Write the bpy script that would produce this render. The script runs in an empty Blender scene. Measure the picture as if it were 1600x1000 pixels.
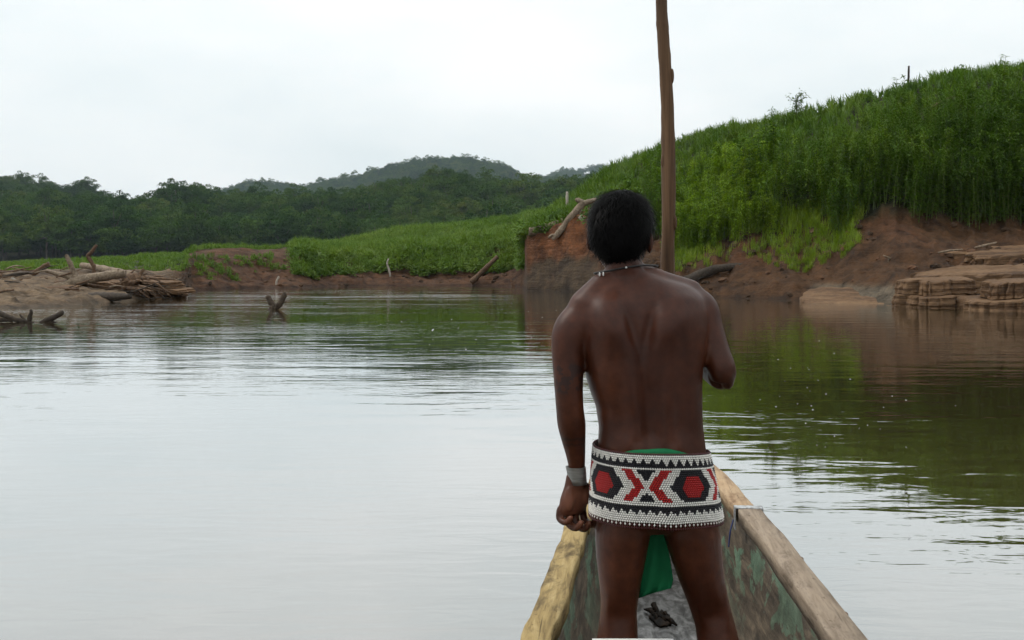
import bpy, bmesh, math, random
import numpy as np
from mathutils import Vector, Matrix, noise as mnoise

random.seed(7)
RNG = np.random.default_rng(11)
scene = bpy.context.scene
C = scene.collection

# ------------------------------------------------------------------ camera
F = 1700.0           # focal length in photograph pixels
HOR = 418.0          # horizon row
CAMZ = 1.30          # eye above the water
cam_d = bpy.data.cameras.new("camera")
cam_d.sensor_width = 36.0
cam_d.lens = 36.0 * F / 1600.0
cam_d.shift_y = -(500.0 - HOR) / 1600.0
cam_d.clip_start = 0.05
cam_d.clip_end = 20000
cam = bpy.data.objects.new("camera", cam_d)
cam.location = (0, 0, CAMZ)
cam.rotation_euler = (math.radians(90), 0, 0)
C.objects.link(cam)
scene.camera = cam

# ------------------------------------------------------------------ sky and sun
SUN_EL, SUN_AZ = math.radians(48), math.radians(-75)      # azimuth from +Y towards +X
world = bpy.data.worlds.new("World")
scene.world = world
world.use_nodes = True
wn, wl = world.node_tree.nodes, world.node_tree.links
wn.clear()
wout = wn.new("ShaderNodeOutputWorld")
bg = wn.new("ShaderNodeBackground")
sky = wn.new("ShaderNodeTexSky")
sky.sky_type = 'NISHITA'
sky.sun_disc = False
sky.sun_elevation = SUN_EL
sky.sun_rotation = SUN_AZ
sky.dust_density = 3.0
skys = wn.new("ShaderNodeMix"); skys.data_type = 'RGBA'; skys.blend_type = 'MULTIPLY'
skys.inputs[0].default_value = 1.0
wl.new(sky.outputs[0], skys.inputs[6]); skys.inputs[7].default_value = (0.1, 0.1, 0.1, 1)
tc = wn.new("ShaderNodeTexCoord")
mp = wn.new("ShaderNodeMapping"); mp.inputs["Scale"].default_value = (1.0, 1.0, 2.6)
wl.new(tc.outputs["Generated"], mp.inputs[0])
cn = wn.new("ShaderNodeTexNoise"); cn.inputs["Scale"].default_value = 3.2
cn.inputs["Detail"].default_value = 6; cn.inputs["Roughness"].default_value = 0.52
wl.new(mp.outputs[0], cn.inputs["Vector"])
cr = wn.new("ShaderNodeValToRGB")
cr.color_ramp.elements[0].position = 0.30; cr.color_ramp.elements[0].color = (0.80, 0.865, 0.875, 1)
cr.color_ramp.elements[1].position = 0.66; cr.color_ramp.elements[1].color = (1.0, 1.01, 1.0, 1)
wl.new(cn.outputs[0], cr.inputs[0])
# overcast luminance: brighter towards the zenith
sx = wn.new("ShaderNodeSeparateXYZ"); wl.new(tc.outputs["Generated"], sx.inputs[0])
mr = wn.new("ShaderNodeMapRange"); wl.new(sx.outputs["Z"], mr.inputs[0])
mr.inputs[1].default_value = 0.0; mr.inputs[2].default_value = 1.0
mr.inputs[3].default_value = 1.0; mr.inputs[4].default_value = 1.4
cm = wn.new("ShaderNodeMix"); cm.data_type = 'RGBA'; cm.blend_type = 'MULTIPLY'
cm.inputs[0].default_value = 1.0
wl.new(cr.outputs[0], cm.inputs[6]); wl.new(mr.outputs[0], cm.inputs[7])
mixs = wn.new("ShaderNodeMix"); mixs.data_type = 'RGBA'
mixs.inputs[0].default_value = 0.94
wl.new(skys.outputs[2], mixs.inputs[6]); wl.new(cm.outputs[2], mixs.inputs[7])
wl.new(mixs.outputs[2], bg.inputs[0])
bg.inputs[1].default_value = 1.07
wl.new(bg.outputs[0], wout.inputs[0])

sun_d = bpy.data.lights.new("sun", 'SUN')
sun_d.energy = 1.4
sun_d.angle = math.radians(25)
sun_d.color = (1.0, 0.96, 0.9)
sun = bpy.data.objects.new("sun", sun_d)
sd = Vector((math.sin(SUN_AZ) * math.cos(SUN_EL), math.cos(SUN_AZ) * math.cos(SUN_EL), math.sin(SUN_EL)))
sun.rotation_euler = sd.to_track_quat('Z', 'Y').to_euler()
sun.location = (-20, 10, 40)
C.objects.link(sun)

scene.view_settings.view_transform = 'Standard'
scene.view_settings.look = 'None'
scene.view_settings.exposure = 0.0
scene.view_settings.gamma = 1.0
scene.render.engine = 'CYCLES'
scene.cycles.use_denoising = True
scene.cycles.max_bounces = 5
scene.cycles.diffuse_bounces = 1
scene.cycles.use_adaptive_sampling = True
scene.cycles.adaptive_threshold = 0.04
scene.cycles.volume_bounces = 0
scene.cycles.glossy_bounces = 2
scene.cycles.transmission_bounces = 2
scene.cycles.transparent_max_bounces = 4
scene.cycles.caustics_reflective = False
scene.cycles.caustics_refractive = False

# ------------------------------------------------------------------ helpers
def P(u, v, D):
    """point at depth D (metres ahead) seen at photograph pixel (u, v)"""
    return Vector(((u - 800.0) / F * D, D, CAMZ + (HOR - v) / F * D))

def hash2(ix, iy, seed):
    h = (ix.astype(np.int64) * 374761393 + iy.astype(np.int64) * 668265263 + seed * 1442695041) & 0x7fffffff
    h = ((h ^ (h >> 13)) * 1274126177) & 0x7fffffff
    h = h ^ (h >> 16)
    return (h & 0xffff) / 65535.0

def vnoise(x, y, seed=0):
    x = np.asarray(x, float); y = np.asarray(y, float)
    ix, iy = np.floor(x), np.floor(y)
    fx, fy = x - ix, y - iy
    fx = fx * fx * (3 - 2 * fx); fy = fy * fy * (3 - 2 * fy)
    a = hash2(ix, iy, seed); b = hash2(ix + 1, iy, seed)
    c = hash2(ix, iy + 1, seed); d = hash2(ix + 1, iy + 1, seed)
    return (a * (1 - fx) + b * fx) * (1 - fy) + (c * (1 - fx) + d * fx) * fy

def fbm(x, y, seed=0, oct=4):
    s = 0; a = 0.5; t = 0
    for o in range(oct):
        s = s + a * vnoise(np.asarray(x) * 2 ** o, np.asarray(y) * 2 ** o, seed + o * 17)
        t += a; a *= 0.5
    return s / t * 2 - 1          # -1 .. 1

def mesh_from(name, verts, faces, mat=None, smooth=True):
    me = bpy.data.meshes.new(name)
    me.from_pydata([tuple(v) for v in verts], [], [tuple(f) for f in faces])
    if mat: me.materials.append(mat)
    if smooth: me.polygons.foreach_set("use_smooth", [True] * len(me.polygons))
    me.update()
    return me

def quads_mesh(name, V, Fq, mat=None, smooth=False):
    """fast mesh from an (n,3) vertex array and an (m,k) face array"""
    V = np.asarray(V, np.float32); Fq = np.asarray(Fq, np.int32)
    me = bpy.data.meshes.new(name)
    k = Fq.shape[1]
    me.vertices.add(len(V)); me.vertices.foreach_set("co", V.ravel())
    me.loops.add(Fq.size); me.loops.foreach_set("vertex_index", Fq.ravel())
    me.polygons.add(len(Fq))
    me.polygons.foreach_set("loop_start", np.arange(0, Fq.size, k, dtype=np.int32))
    me.polygons.foreach_set("use_smooth", np.full(len(Fq), smooth, dtype=bool))
    if mat: me.materials.append(mat)
    me.update(calc_edges=True); me.validate()
    return me

def link(name, me, parent=None, label=None, cat=None, group=None, kind=None):
    o = bpy.data.objects.new(name, me)
    C.objects.link(o)
    if parent is not None: o.parent = parent
    tag(o, label, cat, group, kind)
    return o

def tag(o, label=None, cat=None, group=None, kind=None):
    if label: o["label"] = label
    if cat: o["category"] = cat
    if group: o["group"] = group
    if kind: o["kind"] = kind
    return o

def empty(name, loc=(0, 0, 0), label=None, cat=None, group=None):
    o = bpy.data.objects.new(name, None)
    o.location = loc
    C.objects.link(o)
    return tag(o, label, cat, group)

class MB:
    """collects geometry"""
    def __init__(s): s.v = []; s.f = []
    def add(s, V, Fc):
        b = len(s.v); s.v += [tuple(p) for p in V]; s.f += [tuple(i + b for i in f) for f in Fc]
    def rings(s, rings, cap=True):
        n = len(rings[0]); V = [p for r in rings for p in r]; Fc = []
        for i in range(len(rings) - 1):
            for j in range(n):
                k = (j + 1) % n
                Fc.append((i * n + j, i * n + k, (i + 1) * n + k, (i + 1) * n + j))
        if cap:
            Fc.append(tuple(reversed(range(n)))); b = (len(rings) - 1) * n
            Fc.append(tuple(range(b, b + n)))
        s.add(V, Fc)
    def tube(s, pts, rad, n=10, rough=0.0, seed=0, cap=True, squash=None):
        pts = [Vector(p) for p in pts]
        up = None; rings = []
        for i, p in enumerate(pts):
            t = (pts[min(i + 1, len(pts) - 1)] - pts[max(i - 1, 0)]).normalized()
            if up is None:
                up = Vector((0, 0, 1)) if abs(t.z) < 0.9 else Vector((0, 1, 0))
            a = t.cross(up).normalized(); b = a.cross(t).normalized(); up = b
            r = rad[i] if hasattr(rad, '__len__') else rad
            ring = []
            for j in range(n):
                th = 2 * math.pi * j / n
                k = 1.0
                if rough:
                    q = p + a * math.cos(th) * r + b * math.sin(th) * r
                    k += rough * mnoise.noise(q / (r * 2.2 + 1e-6) * 0.9 + Vector((seed, 0, 0)))
                    k += rough * .6 * mnoise.noise(Vector((math.cos(th) * 2.2, math.sin(th) * 2.2, seed)) )
                ring.append(p + (a * math.cos(th) + b * math.sin(th)) * r * k)
            rings.append(ring)
        s.rings(rings, cap)
    def hsec(s, secs, n=28, e=2.3):
        """horizontal sections (x, y, z, rx, ry)"""
        rings = []
        for (x, y, z, rx, ry) in secs:
            ring = []
            for j in range(n):
                th = 2 * math.pi * j / n
                c, q = math.cos(th), math.sin(th)
                ring.append((x + rx * math.copysign(abs(c) ** (2 / e), c), y + ry * math.copysign(abs(q) ** (2 / e), q), z))
            rings.append(ring)
        s.rings(rings)
    def ellip(s, c, r, rot=None, nu=18, nv=12):
        rings = []
        for i in range(1, nv):
            ph = math.pi * i / nv - math.pi / 2
            ring = []
            for j in range(nu):
                th = 2 * math.pi * j / nu
                q = Vector((r[0] * math.cos(ph) * math.cos(th), r[1] * math.cos(ph) * math.sin(th), r[2] * math.sin(ph)))
                if rot is not None: q = rot @ q
                ring.append(Vector(c) + q)
            rings.append(ring)
        s.rings(rings)
    def box(s, lo, hi):
        x0, y0, z0 = lo; x1, y1, z1 = hi
        V = [(x0, y0, z0), (x1, y0, z0), (x1, y1, z0), (x0, y1, z0), (x0, y0, z1), (x1, y0, z1), (x1, y1, z1), (x0, y1, z1)]
        s.add(V, [(3, 2, 1, 0), (4, 5, 6, 7), (0, 1, 5, 4), (1, 2, 6, 5), (2, 3, 7, 6), (3, 0, 4, 7)])
    def mesh(s, name, mat=None, smooth=True): return mesh_from(name, s.v, s.f, mat, smooth)

def smooth_path(pts, sub=5):
    """Catmull-Rom through tuples of any length"""
    A = np.array(pts, float)
    if len(A) < 3:
        t = np.linspace(0, 1, sub * 2 + 1)[:, None]
        return A[0] * (1 - t) + A[-1] * t
    E = np.vstack([2 * A[0] - A[1], A, 2 * A[-1] - A[-2]])
    out = []
    for i in range(1, len(E) - 2):
        p0, p1, p2, p3 = E[i - 1], E[i], E[i + 1], E[i + 2]
        for k in range(sub):
            t = k / sub
            out.append(0.5 * (2 * p1 + (p2 - p0) * t + (2 * p0 - 5 * p1 + 4 * p2 - p3) * t * t + (3 * p1 - p0 - 3 * p2 + p3) * t ** 3))
    out.append(A[-1])
    return np.array(out)

# ------------------------------------------------------------------ materials
def newmat(name):
    m = bpy.data.materials.new(name); m.use_nodes = True
    m.node_tree.nodes.clear()
    return m, m.node_tree.nodes, m.node_tree.links

def ramp(n, stops):
    r = n.new("ShaderNodeValToRGB")
    e = r.color_ramp.elements
    while len(e) < len(stops): e.new(0.5)
    for k, (p, c) in enumerate(stops):
        e[k].position = p; e[k].color = (*c, 1) if len(c) == 3 else c
    return r

def mixc(n, l, fac, a, b, mode='MIX'):
    m = n.new("ShaderNodeMix"); m.data_type = 'RGBA'; m.blend_type = mode
    for sock, val in ((m.inputs[0], fac), (m.inputs[6], a), (m.inputs[7], b)):
        if hasattr(val, "is_output"): l.new(val, sock)
        elif isinstance(val, (int, float)): sock.default_value = val
        else: sock.default_value = (*val, 1)
    return m.outputs[2]

def noise_tex(n, l, vec, scale, detail=4, rough=0.55, dist=0.0):
    t = n.new("ShaderNodeTexNoise")
    t.inputs["Scale"].default_value = scale; t.inputs["Detail"].default_value = detail
    t.inputs["Roughness"].default_value = rough; t.inputs["Distortion"].default_value = dist
    if vec is not None: l.new(vec, t.inputs["Vector"])
    return t

def mapping(n, l, vec, scale=(1, 1, 1), rot=(0, 0, 0), loc=(0, 0, 0)):
    m = n.new("ShaderNodeMapping")
    m.inputs["Scale"].default_value = scale; m.inputs["Rotation"].default_value = rot; m.inputs["Location"].default_value = loc
    l.new(vec, m.inputs[0]); return m.outputs[0]

def bumpn(n, l, h, strength, dist, prev=None):
    b = n.new("ShaderNodeBump"); b.inputs["Strength"].default_value = strength; b.inputs["Distance"].default_value = dist
    l.new(h, b.inputs["Height"])
    if prev is not None: l.new(prev, b.inputs["Normal"])
    return b.outputs[0]

def principled(n, l, col, rough=0.6, normal=None, spec=0.4, metal=0.0):
    p = n.new("ShaderNodeBsdfPrincipled"); o = n.new("ShaderNodeOutputMaterial")
    if hasattr(col, "is_output"): l.new(col, p.inputs["Base Color"])
    else: p.inputs["Base Color"].default_value = (*col, 1)
    if hasattr(rough, "is_output"): l.new(rough, p.inputs["Roughness"])
    else: p.inputs["Roughness"].default_value = rough
    p.inputs["Specular IOR Level"].default_value = spec
    p.inputs["Metallic"].default_value = metal
    if normal is not None: l.new(normal, p.inputs["Normal"])
    l.new(p.outputs[0], o.inputs[0])
    return p

def obj_co(n): return n.new("ShaderNodeTexCoord").outputs["Object"]
def geo_pos(n): return n.new("ShaderNodeNewGeometry").outputs["Position"]

def wood_mat(name, c0, c1, c2, grain=(8, 8, 1.2), scale=6.0, rough=0.8, bump=0.4, bdist=0.01):
    m, n, l = newmat(name)
    co = obj_co(n)
    v = mapping(n, l, co, grain)
    a = noise_tex(n, l, v, scale, 6, 0.65, 0.6)
    b = noise_tex(n, l, co, scale * 0.4, 4)
    r = ramp(n, [(0.3, c0), (0.52, c1), (0.72, c2)])
    l.new(a.outputs[0], r.inputs[0])
    r2 = ramp(n, [(0.35, (0.55, 0.52, 0.5)), (0.65, (1.1, 1.1, 1.1))]); l.new(b.outputs[0], r2.inputs[0])
    col = mixc(n, l, 0.8, r.outputs[0], r2.outputs[0], 'MULTIPLY')
    nb = bumpn(n, l, a.outputs[0], bump, bdist)
    principled(n, l, col, rough, nb, 0.25)
    return m

def leaf_mat(name, stops, trans=0.25, nscale=0.25, bright=(0.75, 1.2), gloss=0.02):
    m, n, l = newmat(name)
    oi = n.new("ShaderNodeObjectInfo")
    pos = geo_pos(n)
    big = noise_tex(n, l, pos, nscale, 3)
    mth = n.new("ShaderNodeMath"); mth.operation = 'MULTIPLY_ADD'
    l.new(big.outputs[0], mth.inputs[0]); mth.inputs[1].default_value = 0.75; 
    mm = n.new("ShaderNodeMath"); mm.operation = 'MULTIPLY'; l.new(oi.outputs["Random"], mm.inputs[0]); mm.inputs[1].default_value = 0.30
    l.new(mm.outputs[0], mth.inputs[2])
    r = ramp(n, stops); l.new(mth.outputs[0], r.inputs[0])
    fine = noise_tex(n, l, pos, 9.0, 2)
    r2 = ramp(n, [(0.35, (bright[0],) * 3), (0.65, (bright[1],) * 3)]); l.new(fine.outputs[0], r2.inputs[0])
    col = mixc(n, l, 1.0, r.outputs[0], r2.outputs[0], 'MULTIPLY')
    d = n.new("ShaderNodeBsdfDiffuse"); l.new(col, d.inputs[0])
    t = n.new("ShaderNodeBsdfTranslucent")
    tcol = mixc(n, l, 1.0, col, (1.25, 1.35, 0.5), 'MULTIPLY'); l.new(tcol, t.inputs[0])
    g = n.new("ShaderNodeBsdfGlossy"); g.inputs["Roughness"].default_value = 0.38; g.inputs[0].default_value = (0.9, 1, 1, 1)
    ms = n.new("ShaderNodeMixShader"); ms.inputs[0].default_value = trans
    l.new(d.outputs[0], ms.inputs[1]); l.new(t.outputs[0], ms.inputs[2])
    ms2 = n.new("ShaderNodeMixShader"); ms2.inputs[0].default_value = gloss
    l.new(ms.outputs[0], ms2.inputs[1]); l.new(g.outputs[0], ms2.inputs[2])
    o = n.new("ShaderNodeOutputMaterial"); l.new(ms2.outputs[0], o.inputs[0])
    return m

M = {}
m, n, l = newmat("mud_lump")
oi = n.new("ShaderNodeObjectInfo"); r = ramp(n, [(0, (.03, .018, .010)), (.6, (.075, .042, .024)), (1, (.12, .06, .032))]); l.new(oi.outputs["Random"], r.inputs[0])
principled(n, l, r.outputs[0], .85, None, .2); M['clod'] = m
M['drift'] = wood_mat("driftwood", (0.10, 0.075, 0.05), (0.24, 0.185, 0.13), (0.36, 0.29, 0.21), (3, 3, 3), 4.0)
M['drift_dark'] = wood_mat("dark_wet_wood", (0.02, 0.015, 0.011), (0.05, 0.038, 0.028), (0.09, 0.07, 0.05), (3, 3, 3), 4.0)
M['drift_snag'] = wood_mat("wet_brown_wood", (0.025, 0.018, 0.012), (0.075, 0.055, 0.038), (0.13, 0.10, 0.07), (3, 3, 3), 4.0)
M['drift_brown'] = wood_mat("brown_wood", (0.06, 0.035, 0.022), (0.14, 0.085, 0.05), (0.23, 0.15, 0.095), (3, 3, 3), 4.0)
M['drift_pale'] = wood_mat("bleached_wood", (0.25, 0.22, 0.18), (0.45, 0.40, 0.34), (0.58, 0.54, 0.47), (3, 3, 3), 4.0)
M['pole'] = wood_mat("pole_wood", (0.055, 0.028, 0.013), (0.115, 0.062, 0.03), (0.19, 0.11, 0.056), (16, 16, 1.0), 3.0, 0.6, 0.5, 0.006)
M['bark'] = wood_mat("tree_bark", (0.05, 0.04, 0.03), (0.10, 0.085, 0.065), (0.16, 0.14, 0.11), (2, 2, .4), 2.0)
M['forest'] = leaf_mat("forest_leaf", [(0.2, (0.018, 0.044, 0.013)), (0.42, (0.036, 0.078, 0.018)), (0.6, (0.066, 0.118, 0.024)), (0.85, (0.125, 0.145, 0.038))], 0.15, 0.03, gloss=0.0)
M['grass'] = leaf_mat("tall_grass_leaf", [(0.22, (0.050, 0.110, 0.012)), (0.5, (0.090, 0.160, 0.020)), (0.8, (0.150, 0.215, 0.038))], 0.3, 0.3)
M['weed'] = leaf_mat("weed_leaf", [(0.22, (0.040, 0.090, 0.006)), (0.55, (0.080, 0.150, 0.010)), (0.85, (0.155, 0.225, 0.018))], 0.3, 0.35)
M['weed_light'] = leaf_mat("lit_young_weed_leaf", [(0.25, (0.10, 0.18, 0.010)), (0.55, (0.165, 0.26, 0.014)), (0.85, (0.25, 0.33, 0.025))], 0.35, 0.4)  # paler species, with the left edge's brighter light also put into the colour
M['shore'] = leaf_mat("shore_grass_blade", [(0.25, (0.11, 0.18, 0.010)), (0.55, (0.17, 0.25, 0.014)), (0.85, (0.25, 0.31, 0.03))], .3, .8)
M['field'] = leaf_mat("field_leaf", [(0.22, (0.062, 0.125, 0.014)), (0.5, (0.105, 0.180, 0.022)), (0.8, (0.155, 0.220, 0.036))], 0.25, 0.12)
M['stem'] = leaf_mat("weed_stem", [(0.2, (0.045, 0.075, 0.012)), (0.6, (0.08, 0.11, 0.02)), (0.85, (0.12, 0.14, 0.035))], 0.05, 0.5)

# ------------------------------------------------------------------ ground: one lofted sheet round the camera
#   u     D0   D1   z1   D2   z2   D3   z3    D4   z4
COLS = np.array([
 [-500, 28, 36, 0.5, 50, 0.85, 74, 1.3, 110, 1.5],
 [-200, 31, 38, 0.5, 51, 0.8, 74, 1.3, 110, 1.6],
 [0, 34.5, 40, 0.4, 52, 0.8, 74, 1.2, 110, 1.5],
 [100, 36.5, 42, 0.4, 53, 0.85, 74, 1.4, 110, 1.8],
 [200, 43, 47, 0.4, 55, 0.85, 70, 1.6, 100, 2],
 [262, 47, 50, 0.35, 57, 0.85, 68, 1.7, 96, 2.3],
 [286, 52, 54, 0.3, 60, 0.8, 70, 1.9, 95, 2.4],
 [300, 62, 64, 0.5, 67, 1.7, 71, 2.45, 95, 2.5],
 [400, 68, 70, 0.5, 73, 1.9, 76, 2.6, 100, 2.9],
 [470, 71, 74, 0.6, 77, 2, 81, 2.8, 108, 3.2],
 [520, 75, 78, 0.6, 81, 1.6, 87, 2.5, 122, 3.5],
 [560, 77, 80, 0.8, 82.5, 1.6, 88, 2.5, 124, 4.3],
 [640, 78.5, 82, 1, 84.5, 2, 90, 2.9, 125, 5.5],
 [720, 79, 83, 1.2, 85.5, 2.4, 91, 3.2, 125, 6.1],
 [800, 77, 80.5, 1.3, 83.5, 2.8, 90, 3.7, 125, 6.7],
 [816, 75, 79, 1.3, 82, 3, 89, 3.9, 125, 6.9],
 [823, 61.5, 62.3, 1.1, 63.2, 2.9, 70, 3.9, 125, 7],
 [845, 60.5, 61.4, 1.2, 62.4, 3.2, 71, 4.3, 125, 7],
 [866, 59.5, 60.5, 1.25, 61.8, 3.5, 73, 5, 125, 7],
 [885, 58.5, 59.6, 1.3, 61.2, 3.8, 79, 5.5, 125, 7.2],
 [905, 57.5, 58.8, 1.3, 60.6, 4, 82, 6.7, 125, 7.6],
 [960, 53.5, 55, 1.4, 58, 4, 79, 8.2, 125, 9.05],
 [1060, 48, 51, 1.5, 57.5, 3.2, 73, 9.5, 120, 9.85],
 [1120, 46.5, 50, 1.8, 56.5, 3.8, 72, 10.25, 115, 10.65],
 [1170, 45.5, 49.5, 2, 53, 4.6, 66, 9.45, 110, 11.45],
 [1250, 43.5, 48, 2.1, 51, 4.9, 64, 9.85, 105, 12.05],
 [1330, 41, 46.5, 2.5, 50, 5, 64, 10.85, 105, 12.85],
 [1400, 38, 46, 3.1, 49.5, 5.1, 65, 11.6, 105, 13.45],
 [1500, 36.5, 46.5, 2.9, 49.8, 5.4, 66, 12.6, 105, 14.05],
 [1600, 34.5, 46.5, 2.9, 49.8, 5.7, 66, 13.35, 105, 14.45],
 [1900, 30, 42, 3, 49, 6, 64, 13.85, 105, 14.85],
 [2200, 27, 40, 3, 48, 6, 62, 13.85, 105, 14.85]], float)

def ridge_tab(tab): 
    t = np.array(tab, float); return lambda u: np.interp(u, t[:, 0], t[:, 1])
R1 = ridge_tab([(-1500, 290), (-300, 300), (0, 299), (100, 301), (200, 308), (250, 302), (300, 297), (350, 303), (400, 303), (500, 301), (600, 288), (700, 275), (800, 282), (880, 284), (1000, 285), (1400, 270), (2500, 280)])
R2 = ridge_tab([(-1500, 270), (-300, 268), (-100, 276), (0, 270), (60, 276), (130, 284), (165, 300), (200, 316), (300, 330), (1000, 330), (2500, 300)])
R3 = ridge_tab([(-1500, 300), (200, 320), (300, 312), (340, 301), (400, 285), (440, 290), (480, 292), (520, 284), (560, 277), (600, 264), (640, 253), (690, 249), (730, 248), (775, 258), (830, 279), (1000, 280), (2500, 280)])
R4 = ridge_tab([(-1500, 320), (700, 320), (780, 287), (830, 275), (870, 266), (900, 261), (945, 256), (1000, 258), (1200, 270), (2500, 280)])
DR = dict(base=290., r1=440., v1=500., r2=600., v2=900., r3=1500., v3=1800., r4=2200.)
def zr(v, D, tree): return CAMZ + (HOR - v) / F * D - tree

KZN = 17
def knots(theta):
    """(r, z) knots for azimuths (radians) -> arrays (n, KZN)"""
    th = np.asarray(theta, float)
    tt = np.arctan((COLS[:, 0] - 800) / F)
    cosT = np.cos(tt)
    rr = [COLS[:, k] / cosT for k in (1, 2, 4, 6, 8)]
    zz = [np.zeros(len(tt))] + [COLS[:, k] for k in (3, 5, 7, 9)]
    back = np.radians([-180, -150, -110, -65])
    backR = [(150, 156, 165, 180, 220), (46, 52, 58, 66, 110), (20, 26, 34, 48, 90), (24, 32, 42, 60, 100)]
    backZ = [(0, 1, 2.2, 3, 3.5), (0, .8, 2.4, 3.2, 3.5), (0, .6, 2.0, 2.5, 3), (0, .5, 1.2, 1.8, 2.2)]
    fr = np.radians([65, 110, 150, 180])
    frR = [(24, 34, 42, 56, 100), (22, 30, 38, 52, 95), (48, 54, 60, 72, 110), (150, 156, 165, 180, 220)]
    frZ = [(0, 2.5, 5.5, 12, 13), (0, 2.2, 5, 10, 11), (0, 1.8, 4, 7, 8), (0, 1, 2.2, 3, 3.5)]
    T = np.concatenate([back, tt, fr])
    R = [np.interp(th, T, np.concatenate([[b[k] for b in backR], rr[k], [b[k] for b in frR]])) for k in range(5)]
    Z = [np.interp(th, T, np.concatenate([[b[k] for b in backZ], zz[k], [b[k] for b in frZ]])) for k in range(5)]
    # irregular shoreline
    deg = np.degrees(th)
    wob = fbm(deg * 0.9, deg * 0 + 3.3, 5, 4) * np.clip(R[0] / 60, .4, 1.2) * 0.9
    R[0] = R[0] + wob; R[1] = R[1] + wob * .8 + fbm(deg * 1.7, deg * 0 + 9, 8, 3) * .6
    R[2] = R[2] + fbm(deg * .8, deg * 0 + 19, 9, 4) * .8
    R[1] = np.maximum(R[1], R[0] + .6); R[2] = np.maximum(R[2], R[1] + .7); R[3] = np.maximum(R[3], R[2] + 2)
    uu = np.where(np.abs(deg) < 70, 800 + F * np.tan(np.clip(th, -1.2, 1.2)), np.where(deg < 0, -1500, 2500))
    sec = 1 / np.cos(np.clip(th, -math.radians(55), math.radians(55)))
    o = np.ones_like(th)
    z4 = Z[4]
    rk = [o * 1.5, R[0] * .72, R[0], R[1], R[2], R[3], R[4],
          o * 190, o * DR['base'] * sec, o * DR['r1'] * sec, o * DR['v1'] * sec, o * DR['r2'] * sec, o * DR['v2'] * sec,
          o * DR['r3'] * sec, o * DR['v3'] * sec, o * DR['r4'] * sec, o * 5000]
    z1, z2_, z3, z4r = zr(R1(uu), DR['r1'], 12.5), zr(R2(uu), DR['r2'], 13), zr(R3(uu), DR['r3'], 14), zr(R4(uu), DR['r4'], 16)
    zk = [o * -2.0, o * -1.3, Z[0] - .02, Z[1], Z[2], Z[3], z4,
          np.minimum(z4 * .8, 4.5), o * 3.0, z1, z1 * .75, z2_, np.minimum(z2_, z3) * .7, z3, np.minimum(z3, z4r) * .7, z4r, o * 10.]
    return np.stack(rk, -1), np.stack(zk, -1)

NSEG = [3, 5, 34, 30, 30, 22, 8, 6, 12, 4, 8, 4, 8, 4, 6, 3]
theta = np.concatenate([np.radians(np.arange(-180, -40, 2.5)), np.arctan((np.arange(-620, 2300, 4.0) - 800) / F), np.radians(np.arange(43, 180.1, 2.5))])
def ground_grid(theta):
    rk, zk = knots(theta)
    rows_r, rows_z, rows_k = [], [], []
    for k, ns in enumerate(NSEG):
        for i in range(ns):
            t = i / ns
            ts = t * t * (3 - 2 * t) if k in (8, 9, 10, 11, 12, 13, 14, 5) else t
            rows_r.append(rk[:, k] * (1 - t) + rk[:, k + 1] * t)
            rows_z.append(zk[:, k] * (1 - ts) + zk[:, k + 1] * ts)
            rows_k.append(k + t)
    rows_r.append(rk[:, -1]); rows_z.append(zk[:, -1]); rows_k.append(KZN - 1.0)
    r = np.array(rows_r); z = np.array(rows_z); k = np.array(rows_k)[:, None] * np.ones_like(r)
    x = r * np.sin(theta); y = r * np.cos(theta)
    # relief
    near = np.clip((k - 2.02) / .5, 0, 1) * np.clip((7 - k) / .5, 0, 1)
    mud = np.clip((k - 2) / .2, 0, 1) * np.clip((4.6 - k) / .6, 0, 1)
    z = z + near * fbm(x * .35, y * .35, 21, 4) * .35 + mud * fbm(x * 1.3, y * 1.3, 23, 5) * .26 + mud * np.abs(fbm(x * 2.6, y * 2.6, 25, 4)) * .16 + mud * (1 - np.abs(fbm(x * .8, y * .5, 29, 3))) * .10
    far = np.clip((k - 7.5) / 1, 0, 1)
    z = z + far * fbm(x * .015, y * .015, 31, 4) * 2.5
    # vertical gullies pushed into the steep faces
    return x, y, z, k, r

gx, gy, gz, gk, gr = ground_grid(theta)
gu = 800 + F * np.tan(np.clip(theta, -1.25, 1.25))[None, :] * np.ones_like(gx)
nr, nc = gx.shape
GV = np.stack([gx, gy, gz], -1).reshape(-1, 3)
ii, jj = np.meshgrid(np.arange(nr - 1), np.arange(nc - 1), indexing='ij')
a = (ii * nc + jj).ravel()
GF = np.stack([a, a + 1, a + nc + 1, a + nc], -1)

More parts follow.
